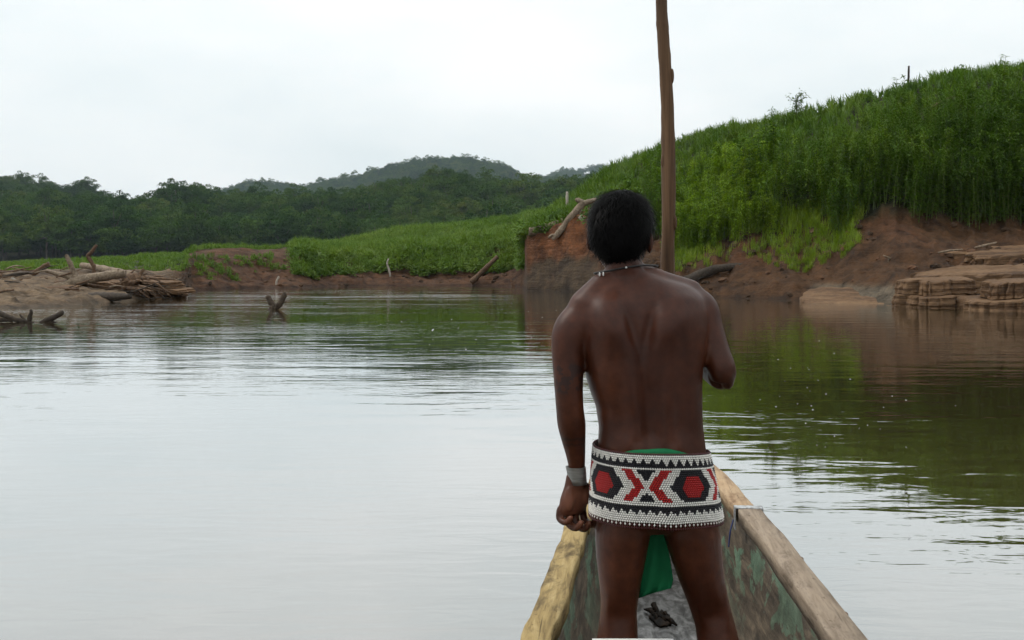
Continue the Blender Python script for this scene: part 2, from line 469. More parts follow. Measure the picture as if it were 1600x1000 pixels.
def lerp3(c0, c1, w): return c0 * (1 - w[..., None]) + c1 * w[..., None]
def sm(e0, e1, x):
    t = np.clip((x - e0) / (e1 - e0), 0, 1); return t * t * (3 - 2 * t)
def ground_colour():
    u, k, z = gu, gk, gz
    col = np.zeros(u.shape + (3,)) + np.array([.112, .054, .022])                    # brown mud
    n1 = fbm(gx * .25, gy * .25, 41, 4); n2 = fbm(gx * 1.1, gy * 1.1, 43, 4)
    red = sm(0.0, .35, n1 + .25 * n2 - .12) * sm(2.4, 2.9, k)
    col = lerp3(col, np.array([.15, .062, .030]), red * .45)
    # red bank behind the sand bar and along the far shore
    w = sm(280, 320, u) * (1 - sm(810, 820, u))
    col = lerp3(col, np.array([.165, .082, .045]) * np.ones(3), w * .75)
    # the bare cliff
    w = sm(817, 822, u) * (1 - sm(985, 1040, u))
    cl = lerp3(np.array([.10, .068, .042]) + 0 * col, np.array([.225, .088, .034]), sm(3.05, 3.3, k + n2 * .2))
    cl = lerp3(cl, np.array([.16, .07, .035]), sm(.1, .5, n1 + n2 * .4) * .7)
    col = lerp3(col, cl, w)
    # sand bar
    w = 1 - sm(255, 290, u)
    sand = lerp3(np.array([.27, .19, .12]) + 0 * col, np.array([.13, .085, .052]), sm(-.1, .35, n1 + n2 * .3) * sm(2.9, 3.2, k))
    col = lerp3(col, sand, w)
    # pale silt shelf on the right
    w = sm(1255, 1290, u) * (1 - sm(1400, 1430, u)) * (1 - sm(.45, .75, z + n2 * .1))
    col = lerp3(col, np.array([.22, .18, .13]), w * .9)
    # planted ground
    g0 = np.where(u < 290, 4.2, np.where(u < 455, 4.95, np.where(u < 820, 3.9, np.where(u < 1000, 4.15, np.where(u < 1300, 3.5, 3.1)))))
    veg = sm(0, .35, k - g0 + n2 * .25)
    col = lerp3(col, np.array([.030, .042, .014]), veg * .85)
    # wet rim
    wet = (1 - sm(.04, .22, z + n2 * .05))
    col = col * (1 - .45 * wet[..., None])
    return col * .55
gcol = ground_colour().reshape(-1, 3)

m, n, l = newmat("river_bank_soil")
at = n.new("ShaderNodeAttribute"); at.attribute_name = "soil"
pos = geo_pos(n)
n1 = noise_tex(n, l, pos, 1.3, 6, .62); n2 = noise_tex(n, l, mapping(n, l, pos, (.6, .6, 5)), 1.0, 4, .6); n3 = noise_tex(n, l, pos, 9, 5, .65)
r1 = ramp(n, [(.34, (.40, .38, .36)), (.5, (.95, .94, .92)), (.68, (1.4, 1.34, 1.25))]); l.new(n1.outputs[0], r1.inputs[0])
r3 = ramp(n, [(.32, (.6, .6, .6)), (.66, (1.25, 1.25, 1.25))]); l.new(n3.outputs[0], r3.inputs[0])
c = mixc(n, l, 1.0, at.outputs["Color"], r1.outputs[0], 'MULTIPLY'); c = mixc(n, l, .8, c, r3.outputs[0], 'MULTIPLY')
b = bumpn(n, l, n2.outputs[0], .6, .25); b = bumpn(n, l, n1.outputs[0], .7, .3, b); b = bumpn(n, l, n3.outputs[0], .7, .06, b)
principled(n, l, c, .85, b, .2)
M['soil'] = m
me = quads_mesh("ground", GV, GF[:, ::-1], M['soil'], True)
ca = me.color_attributes.new("soil", 'FLOAT_COLOR', 'POINT')
ca.data.foreach_set("color", np.concatenate([gcol, np.ones((len(gcol), 1))], 1).astype(np.float32).ravel())
ground = link("ground", me, kind="structure", label="river banks, sand bar, muddy shores and the hills behind")

# face data for scattering
FC = GV[GF].mean(1); fu = gu.ravel()[GF].mean(1); fk = gk.ravel()[GF].mean(1)
fe1 = GV[GF[:, 1]] - GV[GF[:, 0]]; fe2 = GV[GF[:, 3]] - GV[GF[:, 0]]
farea = np.linalg.norm(np.cross(fe1, fe2), axis=1)
fD = FC[:, 1]
def scatter_pts(dens, seed=0, vis=True):
    """dens: per-face plants per square metre -> positions, face index"""
    rng = np.random.default_rng(seed)
    w = np.where(fD > 5, farea * dens, 0)
    tot = w.sum(); nn = int(tot)
    idx = rng.choice(len(w), nn, p=w / tot)
    a, b = rng.random((nn, 1)), rng.random((nn, 1))
    q = GV[GF[idx]]
    p = (q[:, 0] * (1 - a) + q[:, 1] * a) * (1 - b) + (q[:, 3] * (1 - a) + q[:, 2] * a) * b
    return p, idx

# ------------------------------------------------------------------ water
BX, BROT = 0.2055, -math.atan(0.0946)          # canoe position and heading
HW_Y = [-3.6, -3.2, -2.2, 0, 1.5, 2.77, 4.0, 5.05, 5.5, 5.9, 6.2, 6.32]
HW_W = [.10, .24, .38, .45, .45, .4375, .386, .315, .245, .165, .085, .03]
def hw(y): return float(np.interp(y, HW_Y, HW_W))
def boat_to_world(x, y, z):
    c, s = math.cos(BROT), math.sin(BROT)
    return Vector((BX + c * x - s * y, s * x + c * y, z))
hullout = []
ys = np.linspace(-3.55, 6.28, 60)
for y in ys: hullout.append(boat_to_world(max(hw(y) * .93 - .015, .008), y, 0))
for y in ys[::-1]: hullout.append(boat_to_world(-max(hw(y) * .93 - .015, .008), y, 0))
ctr = boat_to_world(0, 1.4, 0)
rings = [hullout]
for R in (7.5, 12, 25, 60, 200, 900):
    rings.append([Vector((ctr.x, ctr.y, 0)) + (p - ctr).normalized() * R for p in hullout])
mb = MB(); mb.rings(rings[::-1], cap=False)
m, n, l = newmat("river_water")
pos = geo_pos(n)
sep = n.new("ShaderNodeSeparateXYZ"); l.new(pos, sep.inputs[0])
w1 = noise_tex(n, l, mapping(n, l, pos, (.55, 1.5, 1), (0, 0, .12)), 1.1, 3, .5, .3)      # slow swell
w2 = noise_tex(n, l, mapping(n, l, pos, (1.6, 4.2, 1), (0, 0, -.1)), 1.6, 3, .55, .4)       # ripples
w3 = noise_tex(n, l, mapping(n, l, pos, (.55, 1.5, 1), (0, 0, .05)), 1.3, 5, .62, .5)       # riffle chop
band = noise_tex(n, l, mapping(n, l, pos, (.05, .16, 1), (0, 0, .16)), 1.5, 6, .66, .9)
far = n.new("ShaderNodeMapRange"); l.new(sep.outputs["Y"], far.inputs[0])
far.inputs[1].default_value = 22; far.inputs[2].default_value = 55
side = n.new("ShaderNodeMapRange"); l.new(sep.outputs["X"], side.inputs[0])
side.inputs[1].default_value = 5.0; side.inputs[2].default_value = -3.0
br = ramp(n, [(.46, (.04, .04, .04)), (.64, (1, 1, 1))]); l.new(band.outputs[0], br.inputs[0])
def mul(a, b):
    x = n.new("ShaderNodeMath"); x.operation = 'MULTIPLY'
    for s_, v_ in ((x.inputs[0], a), (x.inputs[1], b)):
        if hasattr(v_, "is_output"): l.new(v_, s_)
        else: s_.default_value = v_
    return x.outputs[0]
def addn(a, b):
    x = n.new("ShaderNodeMath"); x.operation = 'ADD'
    for s_, v_ in ((x.inputs[0], a), (x.inputs[1], b)):
        if hasattr(v_, "is_output"): l.new(v_, s_)
        else: s_.default_value = v_
    return x.outputs[0]
riff = mul(mul(far.outputs[0], side.outputs[0]), br.outputs[0])
patch = noise_tex(n, l, mapping(n, l, pos, (.12, .3, 1)), 1.0, 3)
pr = ramp(n, [(.40, (.12, .12, .12)), (.62, (1, 1, 1))]); l.new(patch.outputs[0], pr.inputs[0])
h = addn(addn(mul(w1.outputs[0], .009), mul(mul(w2.outputs[0], pr.outputs[0]), .004)), mul(mul(w3.outputs[0], riff), .030))
nb = bumpn(n, l, h, 1.0, 1.0)
gl = n.new("ShaderNodeBsdfGlossy"); gl.inputs["Roughness"].default_value = .025; gl.inputs[0].default_value = (.97, .99, 1, 1); l.new(nb, gl.inputs["Normal"])
silt = noise_tex(n, l, mapping(n, l, pos, (.1, .2, 1)), 1.0, 3)
sr = ramp(n, [(.3, (.050, .036, .014)), (.7, (.075, .052, .022))]); l.new(silt.outputs[0], sr.inputs[0])
df = n.new("ShaderNodeBsdfDiffuse"); l.new(sr.outputs[0], df.inputs[0])
lw = n.new("ShaderNodeLayerWeight"); lw.inputs[0].default_value = .5; l.new(nb, lw.inputs["Normal"])
pw = n.new("ShaderNodeMath"); pw.operation = 'POWER'; l.new(lw.outputs["Facing"], pw.inputs[0]); pw.inputs[1].default_value = 1.75
ms = n.new("ShaderNodeMixShader"); l.new(pw.outputs[0], ms.inputs[0]); l.new(df.outputs[0], ms.inputs[1]); l.new(gl.outputs[0], ms.inputs[2])
o = n.new("ShaderNodeOutputMaterial"); l.new(ms.outputs[0], o.inputs[0])
M['water'] = m
link("river", mb.mesh("river", M['water']), kind="structure", label="calm silty river reflecting the overcast sky")

# ------------------------------------------------------------------ plant prototypes
def leaf_quads(centres, dirs, length, width, droop=0.3, seed=0):
    """folded leaf: two quads per leaf along dir, drooping"""
    rng = np.random.default_rng(seed)
    n = len(centres)
    d = dirs / np.linalg.norm(dirs, axis=1, keepdims=True)
    up = np.tile([0, 0, 1.0], (n, 1)) + rng.normal(0, .25, (n, 3))
    s = np.cross(d, up); s /= np.linalg.norm(s, axis=1, keepdims=True) + 1e-9
    L = (length * rng.uniform(.7, 1.3, (n, 1))); W = (width * rng.uniform(.7, 1.3, (n, 1)))
    p0 = centres; p1 = centres + d * L * .5; p2 = centres + d * L + np.array([0, 0, -1.0]) * L * droop
    V = np.stack([p0 - s * W * .15, p0 + s * W * .15, p1 + s * W * .5, p1 - s * W * .5, p2 + s * W * .08, p2 - s * W * .08], 1).reshape(-1, 3)
    b = (np.arange(n) * 6)[:, None]
    Fq = np.concatenate([b + [0, 1, 2, 3], b + [3, 2, 4, 5]], 0)
    return V, Fq

def rand_dirs(n, rng, zlo=-.2, zhi=.8):
    th = rng.uniform(0, 2 * math.pi, n); z = rng.uniform(zlo, zhi, n); r = np.sqrt(np.clip(1 - z * z, 0, 1))
    return np.stack([r * np.cos(th), r * np.sin(th), z], 1)

def join_quads(parts):
    Vs, Fs, mi, b = [], [], [], 0
    for k, (V, Fq) in enumerate(parts):
        Vs.append(V); Fs.append(Fq + b); mi.append(np.full(len(Fq), k)); b += len(V)
    return np.concatenate(Vs), np.concatenate(Fs), np.concatenate(mi)

def stem_quads(pts, rad, n=4):
    mb = MB(); mb.tube(pts, rad, n, cap=False)
    return np.array(mb.v), np.array([f for f in mb.f if len(f) == 4])

def make_stalk(seed, H=2.6, nl=70, leafmat='weed'):
    rng = np.random.default_rng(seed)
    lean = rng.normal(0, .06, 2)
    zs = np.linspace(0, H, 7)
    path = np.stack([lean[0] * zs + .05 * np.sin(zs * 1.7 + seed), lean[1] * zs + .04 * np.cos(zs * 1.3 + seed), zs], 1)
    stem = stem_quads([tuple(p) for p in path], list(np.linspace(.016, .006, 7)), 4)
    t = rng.power(1.25, nl) * .95 + .05
    c = np.stack([np.interp(t * H, zs, path[:, k]) for k in range(3)], 1)
    d = rand_dirs(nl, rng, -.1, .7)
    leaves = leaf_quads(c + d * .02, d, .19, .048, .35, seed)
    return stem, leaves

def make_clump(seed, nb=16, L=.95, W=.045, spread=.6):
    rng = np.random.default_rng(seed)
    Vs, Fs, b = [], [], 0
    for i in range(nb):
        th = rng.uniform(0, 6.283); sp = rng.uniform(.15, 1) * spread; Ln = L * rng.uniform(.6, 1.25)
        base = np.array([rng.normal(0, .10), rng.normal(0, .10), 0])
        out = np.array([math.cos(th), math.sin(th), 0]); side = np.array([-math.sin(th), math.cos(th), 0])
        ts = np.array([0, .4, .75, 1.0]); hgt = Ln * (ts - .45 * sp * 1.3 * ts ** 2.4); o_ = Ln * sp * ts ** 1.7
        w = W * np.array([.6, 1, .75, .08]) * rng.uniform(.7, 1.2)
        ctr = base + out * o_[:, None] + np.array([0, 0, 1]) * hgt[:, None]
        V = np.concatenate([np.stack([c - side * ww * .5, c + side * ww * .5]) for c, ww in zip(ctr, w)])
        Vs.append(V); Fs.append(np.array([[0, 1, 3, 2], [2, 3, 5, 4], [4, 5, 7, 6]]) + b); b += len(V)
    return np.concatenate(Vs), np.concatenate(Fs)

def make_bushlet(seed, nl=60, R=.45, H=.55, L=.26, W=.13):
    rng = np.random.default_rng(seed)
    d = rand_dirs(nl, rng, .05, 1)
    r = rng.uniform(.5, 1.0, (nl, 1))
    c = d * r * np.array([R, R, H])
    dd = d + rng.normal(0, .5, (nl, 3)); dd[:, 2] = np.abs(dd[:, 2]) * .6
    return leaf_quads(c, dd, L, W, .35, seed)

PROTO = {}
def proto(key, name, parts, mats):
    V, Fq, mi = join_quads(parts)
    me = quads_mesh(name, V, Fq, None, False)
    for mt in mats: me.materials.append(M[mt])
    me.polygons.foreach_set("material_index", mi.astype(np.int32)); me.update()
    o = bpy.data.objects.new(name, me)
    PROTO.setdefault(key, []).append(o)
    return o

def scatter(name, key, pts, scl, label, cat, seed=0, tilt=.12, zs=None):
    rng = np.random.default_rng(seed)
    coll = bpy.data.collections.new("source_" + name)
    for o in PROTO[key]:
        if o.name not in coll.objects: coll.objects.link(o)
    n_ = len(pts)
    me = bpy.data.meshes.new(name)
    me.vertices.add(n_); me.vertices.foreach_set("co", np.asarray(pts, np.float32).ravel())
    def attr(nm, typ, data, field):
        at = me.attributes.new(nm, typ, 'POINT'); at.data.foreach_set(field, np.asarray(data).ravel())
    rot = np.stack([rng.normal(0, tilt, n_), rng.normal(0, tilt, n_), rng.uniform(0, 6.283, n_)], 1).astype(np.float32)
    sc = np.asarray(scl, np.float32)
    s3 = np.stack([sc, sc, sc * (1 if zs is None else zs)], 1).astype(np.float32)
    attr("rot", 'FLOAT_VECTOR', rot, "vector"); attr("scl", 'FLOAT_VECTOR', s3, "vector")
    attr("idx", 'INT', rng.integers(0, len(PROTO[key]), n_).astype(np.int32), "value")
    o = link(name, me, kind="stuff", label=label, cat=cat)
    ng = bpy.data.node_groups.new("place_" + name, 'GeometryNodeTree')
    ng.interface.new_socket("Geometry", in_out='INPUT', socket_type='NodeSocketGeometry')
    ng.interface.new_socket("Geometry", in_out='OUTPUT', socket_type='NodeSocketGeometry')
    N, Lk = ng.nodes, ng.links
    gi, go = N.new("NodeGroupInput"), N.new("NodeGroupOutput")
    ip = N.new("GeometryNodeInstanceOnPoints"); ci = N.new("GeometryNodeCollectionInfo")
    ci.inputs["Collection"].default_value = coll
    ci.inputs["Separate Children"].default_value = True; ci.inputs["Reset Children"].default_value = True
    def na(nm, typ):
        x = N.new("GeometryNodeInputNamedAttribute"); x.data_type = typ; x.inputs["Name"].default_value = nm
        return x.outputs[0]
    er = N.new("FunctionNodeEulerToRotation"); Lk.new(na("rot", 'FLOAT_VECTOR'), er.inputs[0])
    Lk.new(gi.outputs[0], ip.inputs["Points"]); Lk.new(ci.outputs[0], ip.inputs["Instance"])
    ip.inputs["Pick Instance"].default_value = True
    Lk.new(na("idx", 'INT'), ip.inputs["Instance Index"]); Lk.new(er.outputs[0], ip.inputs["Rotation"])
    Lk.new(na("scl", 'FLOAT_VECTOR'), ip.inputs["Scale"])
    Lk.new(ip.outputs[0], go.inputs[0])
    md = o.modifiers.new("place", 'NODES'); md.node_group = ng
    return o

STALK = []
for s in range(6):
    st, lv = make_stalk(s, 2.0 + .2 * s, 110)
    proto('stalk', 'weed_stalk', [st, lv], ['stem', 'weed'])
    STALK.append((st, lv))
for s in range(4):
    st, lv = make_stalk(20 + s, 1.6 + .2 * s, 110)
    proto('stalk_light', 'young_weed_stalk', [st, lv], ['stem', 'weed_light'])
for s in range(5): proto('grass', 'grass_clump', [make_clump(40 + s, 18, 1.0, .06, .75)], ['grass'])
for s in range(4): proto('tuft', 'shore_tuft', [make_clump(60 + s, 22, .6, .022, .45)], ['shore'])
for s in range(4): proto('field', 'field_bushlet', [make_bushlet(80 + s, 90, .5, .5, .19, .085), make_clump(90 + s, 14, .85, .04, .6)], ['field', 'field'])

for s in range(4): proto('shrub', 'hill_shrub', [make_bushlet(160 + s, 120, .7, .8, .26, .16)], ['weed'])
for s in range(4): proto('low', 'low_greenery', [make_clump(120 + s, 14, .55, .05, .6), make_bushlet(130 + s, 26, .35, .35, .18, .08)], ['field', 'field'])

# ------------------------------------------------------------------ planted banks
inF = (fu > -250) & (fu < 2250)
g0 = np.where(fu < 290, 4.2, np.where(fu < 820, 3.9, np.where(fu < 1000, 4.15, np.where(fu < 1300, 3.5, 3.1))))
patchy = fbm(FC[:, 0] * .3, FC[:, 1] * .3, 71, 3)
# tall grass over the right hill
d = np.where(inF & (fu > 870) & (fk > 4.1) & (fk < 6.5) & (fD < 115), np.clip(3.6 - np.maximum(fD - 75, 0) * .05, 1.2, 4), 0)
d = np.where((fu < 1010) & (fk > 4.12) & (fk < 4.6) & (fu > 828), 3.5, d)
p, ix = scatter_pts(d, 1)
lump = lambda q, f=.22, sd=61: 1 + .38 * fbm(q[:, 0] * f, q[:, 1] * f, sd, 3) + .15 * fbm(q[:, 0] * 1.1, q[:, 1] * 1.1, sd + 5, 2)
scatter("tall_grass", 'grass', p, np.random.default_rng(1).uniform(.75, 1.45, len(p)) * lump(p), "dense long-bladed grass covering the top of the right hill", "grass", 1)
# tall leafy weeds on the right slope
d = np.where(inF & (fu > 1010) & (fk > g0) & (fk < np.where(fu < 1180, 4.3, np.where(fu < 1380, 4.14, 4.3)) + .05 * patchy), 13.0, 0) * (1 - .8 * (patchy > .55))
d = np.where((fu > 1325) & (fu < 1425) & (fk < 3.42 - .25 * np.abs(fu - 1375) / 50), 0, d)
d = np.where(inF & (fu > 1035) & (fu < 1215) & (fk > 3.15) & (fk < 4.22), 12, d)
p, ix = scatter_pts(d, 2)
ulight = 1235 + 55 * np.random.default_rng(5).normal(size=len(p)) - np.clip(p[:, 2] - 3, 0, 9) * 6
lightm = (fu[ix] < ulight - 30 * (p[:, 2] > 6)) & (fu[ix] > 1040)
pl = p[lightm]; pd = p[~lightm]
scatter("young_weeds", 'stalk_light', pl, np.random.default_rng(2).uniform(.7, 1.1, len(pl)) * lump(pl, .4), "yellow-green young weeds, brighter light put into their colour, at the left edge of the tall weed stand", "weeds", 2, .08)
scatter("tall_weeds", 'stalk', pd, np.random.default_rng(3).uniform(.65, 1.15, len(pd)) * lump(pd, .4), "dense stand of tall leafy weeds on the steep right bank", "weeds", 3, .07)
d = np.where(inF & (fu > 900) & (fk > 3.7) & (fk < 4.75) & (fD < 100) & (patchy > .1), .3, 0)
p, ix = scatter_pts(d, 12)
scatter("hill_shrubs", 'shrub', p, np.random.default_rng(13).uniform(.6, 1.3, len(p)), "broad-leaved bushes and vines mixed into the hill grass", "bushes", 13)
# pale grass tufts on the lower mud of the right bank
d = np.where((fu > 1050) & (fu < 1345) & (fk > 2.55) & (fk < 3.75) & (fk > 2), 13 * np.clip((patchy + (fk - 2.85) * .9 + .15) * 2.2, 0, 1), 0)
d = np.where((fu > 1050) & (fu < 1240) & (fk > 2.8) & (fk < 3.75), np.maximum(d, 6 + 6 * patchy), d)
d = d + np.where((fu > 1345) & (fu < 1650) & (fk > 2.5) & (fk < 3.2) & (patchy > .42), 3, 0)
p, ix = scatter_pts(d, 4)
scatter("shore_grass", 'tuft', p, np.random.default_rng(4).uniform(.6, 1.35, len(p)), "pale green grass tufts on the mud below the tall weeds", "grass", 4)
# field on the middle bank
d = np.where((fu > 455) & (fu < 880) & (fk > g0 - 1.05 - .6 * patchy) & (fk < 6.6), 4.6, 0)
d = np.where((fu > 520) & (fu < 880) & (fk > 4.9) & (fk < 6.4), 3.0, d)
d = np.where((fu > 818) & (fu < 1000) & (fk < 4.05), 0, d)
p, ix = scatter_pts(d, 5)
sc = np.random.default_rng(6).uniform(.7, 1.4, len(p)) * np.where(fk[ix] < 5, 1.15, .9) * (1 + .45 * fbm(p[:, 0] * .25, p[:, 1] * .12, 67, 3))
scatter("bank_greenery", 'field', p, sc, "thick green crop and vines covering the sloping middle bank", "greenery", 5)
# low green on the left bank
d = np.where((fu > -800) & (fu < 215) & (fk > 4.35) & (fk < 6.5), 2.6, 0) + np.where((fu >= 215) & (fu < 470) & (fk > 5.05) & (fk < 6.5), 2.6, 0)
d = d + np.where((fu > 225) & (fu < 470) & (fk > 2.9) & (fk < 5.2) & (patchy > .5), 5, 0) + np.where((fu > 300) & (fu < 400) & (fk > 2.8) & (fk < 4.3) & (patchy > -.1), 4, 0)
d = d + np.where((fu > 215) & (fu < 300) & (fk > 4.2) & (fk < 5.1), 3, 0)
p, ix = scatter_pts(d, 6)
scatter("left_bank_greenery", 'low', p, np.random.default_rng(7).uniform(.4, .9, len(p)), "low green bushes and grass on the flat left bank", "greenery", 6)

# clods of mud and small stones
for s in range(5):
    rg_ = np.random.default_rng(150 + s); mb = MB()
    nu_, nv_ = 8, 5
    rg2 = []
    for i in range(1, nv_):
        ph_ = math.pi * i / nv_ - math.pi / 2
        rg2.append([((.16 * math.cos(ph_) * math.cos(t_)) * rg_.uniform(.7, 1.3), (.13 * math.cos(ph_) * math.sin(t_)) * rg_.uniform(.7, 1.3), .09 * math.sin(ph_) * rg_.uniform(.7, 1.3)) for t_ in np.linspace(0, 2 * math.pi, nu_, endpoint=False)])
    mb.rings(rg2)
    o_ = bpy.data.objects.new("mud_clod", mb.mesh("mud_clod", M['clod'], False)); PROTO.setdefault('clod', []).append(o_)
d = np.where((fu > 1000) & (fu < 1700) & (fk > 2.02) & (fk < 3.5), 2.2, 0) + np.where((fu > 230) & (fu < 815) & (fk > 2.05) & (fk < 3.6), .9, 0)
d = d * np.clip(.5 + 1.2 * patchy, .1, 2)
p, ix = scatter_pts(d, 14)
scatter("mud_clods", 'clod', p, .35 + np.random.default_rng(15).power(.5, len(p)) * 1.5, "lumps of broken mud strewn over the bare banks", "mud", 15, .3)

# front-row weeds as individuals
rng = np.random.default_rng(77)
stalk_mesh = []
for k, (st, lv) in enumerate(STALK):
    a = quads_mesh("stem", st[0], st[1], M['stem']); b = quads_mesh("leaves", lv[0], lv[1], M['weed'])
    stalk_mesh.append((a, b))
cand = np.where((fu > 1215) & (fu < 1640) & (np.abs(fk - g0 - .06) < .10) & ~((fu > 1325) & (fu < 1425)))[0]
for k in range(120):
    f = cand[rng.integers(len(cand))]
    q = GV[GF[f]].mean(0) + np.array([rng.normal(0, .2), rng.normal(0, .2), -.03])
    where = "above the pale shore grass" if fu[f] < 1330 else "right of the bare red patch" if fu[f] < 1510 else "above the upper mud ledge at the right edge"
    s = rng.uniform(.75, 1.15); look = "short" if s < .88 else "medium-high" if s < 1.02 else "tall"
    e = empty("tall_weed", tuple(q), f"{look} leafy front-row weed stalk {where}", "weed", f"{look} front-row weeds {where}")
    e.rotation_euler = (rng.normal(0, .05), rng.normal(0, .05), rng.uniform(0, 6.28))
    e.scale = (s, s, s)
    a, b = stalk_mesh[rng.integers(len(stalk_mesh))]
    link("stem", a, e); link("leaves", b, e)

# ------------------------------------------------------------------ forest
def make_tree(seed, H=13., R=5.2, flat=.7, ncl=54, per=60, leaf=.40):
    rng = np.random.default_rng(seed)
    th = H * .45
    mb = MB()
    tp = smooth_path([(0, 0, -1), (.1, .05, th * .5), (rng.normal(0, .3), rng.normal(0, .3), th), (rng.normal(0, .5), rng.normal(0, .5), H * .8)], 4)
    mb.tube([tuple(p) for p in tp], list(np.linspace(.34, .08, len(tp))), 7)
    cc, cd = [], []
    for i in range(ncl):
        d = rand_dirs(1, rng, -.55, 1)[0]
        rr = rng.uniform(.55, 1.0)
        c = np.array([d[0] * R * rr, d[1] * R * rr, H * (.56 if flat > .5 else .8) + d[2] * H * .36 * flat * 1.3 * rr - (H * .16 * flat if rr < .75 and flat > .5 else 0)])
        if i < 7:
            mb.tube([(0, 0, th * rng.uniform(.7, 1.2)), tuple(c * [.5, .5, .82]), tuple(c)], [.14, .09, .03], 5)
        crr = rng.uniform(.9, 1.7)
        dd = rand_dirs(per, rng, -.5, 1)
        pts = c + dd * crr * np.array([1, 1, .6]) * rng.uniform(.6, 1, (per, 1))
        cc.append(pts); cd.append(dd + rng.normal(0, .6, dd.shape))
    lv = leaf_quads(np.concatenate(cc), np.concatenate(cd), leaf * 1.5, leaf, .2, seed)
    tm = np.array(mb.v); tf = [f for f in mb.f if len(f) == 4]
    return (tm, np.array(tf)), lv
TREES = []
specs = [(13, 5.2, .75), (15, 5.0, 1.0), (11, 5.8, .6), (16, 6.4, .7), (12, 4.2, 1.1), (14, 6.0, .55)]
for s, (H, R, fl) in enumerate(specs):
    t_, lv = make_tree(200 + s, H, R, fl)
    proto('tree', 'wood_tree', [t_, lv], ['bark', 'forest'])
    TREES.append((quads_mesh("trunk", t_[0], t_[1], M['bark'], True), quads_mesh("crown", lv[0], lv[1], M['forest'])))
hillmask = (fu > -1100) & (fu < 1130) & (fD > 250)
fr_n = np.where(fk < 9, .026, np.where(fk < 11.05, .022, .013))
d = np.where(hillmask & (fk > 8) & (fk < 9.35), .040, 0)
d = np.where(hillmask & (fk > 10.2) & (fk < 11.2) & (fu < 330), .024, d)
d = np.where(hillmask & (fk > 12.3) & (fk < 13.2) & (fu > 180), .0085, d)
d = np.where(hillmask & (fk > 14.4) & (fk < 15.08) & (fu > 680), .005, d)
p, ix = scatter_pts(d, 9)
rng = np.random.default_rng(9)
# the nearest trees become individuals
order = np.argsort(p[:, 1] + rng.uniform(0, 6, len(p)))
vis = (fu[ix] > -120) & (fu[ix] < 905)
front = [i for i in order if vis[i]][:190]
fs = set(front)
rest = np.array([i for i in range(len(p)) if i not in fs])
scatter("far_woods", 'tree', p[rest] - [0, 0, .5], rng.uniform(.6, 1.1, len(rest)) * np.where(p[rest][:, 1] > 1000, 1.35, 1.0), "dark rainforest covering the hills behind the river", "forest", 9, .05)
for i in front:
    tv = rng.integers(len(TREES)); uu_ = fu[ix[i]]
    look = ["round-crowned", "tall domed", "low spreading", "large broad-crowned", "slim upright", "flat-crowned"][tv]
    where = "left of the driftwood" if uu_ < 70 else "behind the driftwood pile" if uu_ < 290 else "behind the bare red bank" if uu_ < 470 else "behind the left half of the sloping field" if uu_ < 660 else "behind the right half of the sloping field"
    e = empty("forest_tree", tuple(p[i] - [0, 0, .4]), f"{look} dark tree at the forest foot {where}", "tree", f"{look} front trees {where}")
    s = rng.uniform(.65, 1.05); e.scale = (s * rng.uniform(.9, 1.1), s, s * rng.uniform(.85, 1.15)); e.rotation_euler = (0, 0, rng.uniform(0, 6.28))
    a, b = TREES[tv]
    link("trunk", a, e); link("crown", b, e)
def ground_z(x, y):
    th = math.atan2(x, y)
    g = ground_grid(np.array([th - .001, th, th + .001]))
    rr = math.hypot(x, y)
    return float(np.interp(rr, g[4][:, 1], g[2][:, 1]))
# skyline trees with outlines of their own
def lone_tree(u, v, D, H, R, fl, seed, label):
    t_, lv = make_tree(seed, H, R, fl, 30, 60, .5)
    q = P(u, v, D)
    e = empty("skyline_tree", (q.x, q.y, q.z - H * .98), label, "tree")
    link("trunk", quads_mesh("trunk", t_[0], t_[1], M['bark'], True), e)
    link("crown", quads_mesh("crown", lv[0], lv[1], M['forest']), e)
lone_tree(545, 271, 1470, 34, 13.0, .35, 301, "flat-topped tree standing above the saddle of the far ridge")
lone_tree(297, 291, 436, 17, 8.5, .5, 302, "broad dome-shaped tree on the skyline of the near wooded hill")
lone_tree(38, 268, 596, 17, 5.0, .8, 303, "tall tree at the top of the left hill skyline")
lone_tree(842, 270, 2180, 36, 12.0, .6, 304, "small round tree on the farthest ridge right of the big hill")

# ------------------------------------------------------------------ driftwood and stones
def limb(mb, pts, D, n=9, rough=.28, seed=0, sub=4):
    """pts: (u, v, radius in photo pixels[, extra depth])"""
    q = []
    for p_ in pts:
        dd = D + (p_[3] if len(p_) > 3 else 0)
        w = P(p_[0], p_[1], dd); q.append((w.x, w.y, w.z, p_[2] / F * dd))
    S = smooth_path(q, sub)
    mb.tube([tuple(s[:3]) for s in S], [max(s[3], .004) for s in S], n, rough, seed)
def at0(u, D): return (u - 800) / F * D

def drift(name, label, limbs, D, mat, cat, group=None, seed=0, parts=None):
    """limbs: list of (partname, pts). One limb -> one mesh; several -> empty with parts"""
    if len(limbs) == 1:
        mb = MB(); limb(mb, limbs[0][1], D, seed=seed)
        me = mb.mesh(name, M[mat]); b = Vector(mb.v[0]); 
        me.transform(Matrix.Translation(-b)); o = link(name, me, None, label, cat, group); o.location = b
        return o
    b = P(limbs[0][1][0][0], limbs[0][1][0][1], D)
    e = empty(name, b, label, cat, group)
    for k, (pn, pts) in enumerate(limbs):
        mb = MB(); limb(mb, pts, D, seed=seed + k * 3.1)
        me = mb.mesh(pn, M[mat]); me.transform(Matrix.Translation(-b))
        link(pn, me, e)
    return e

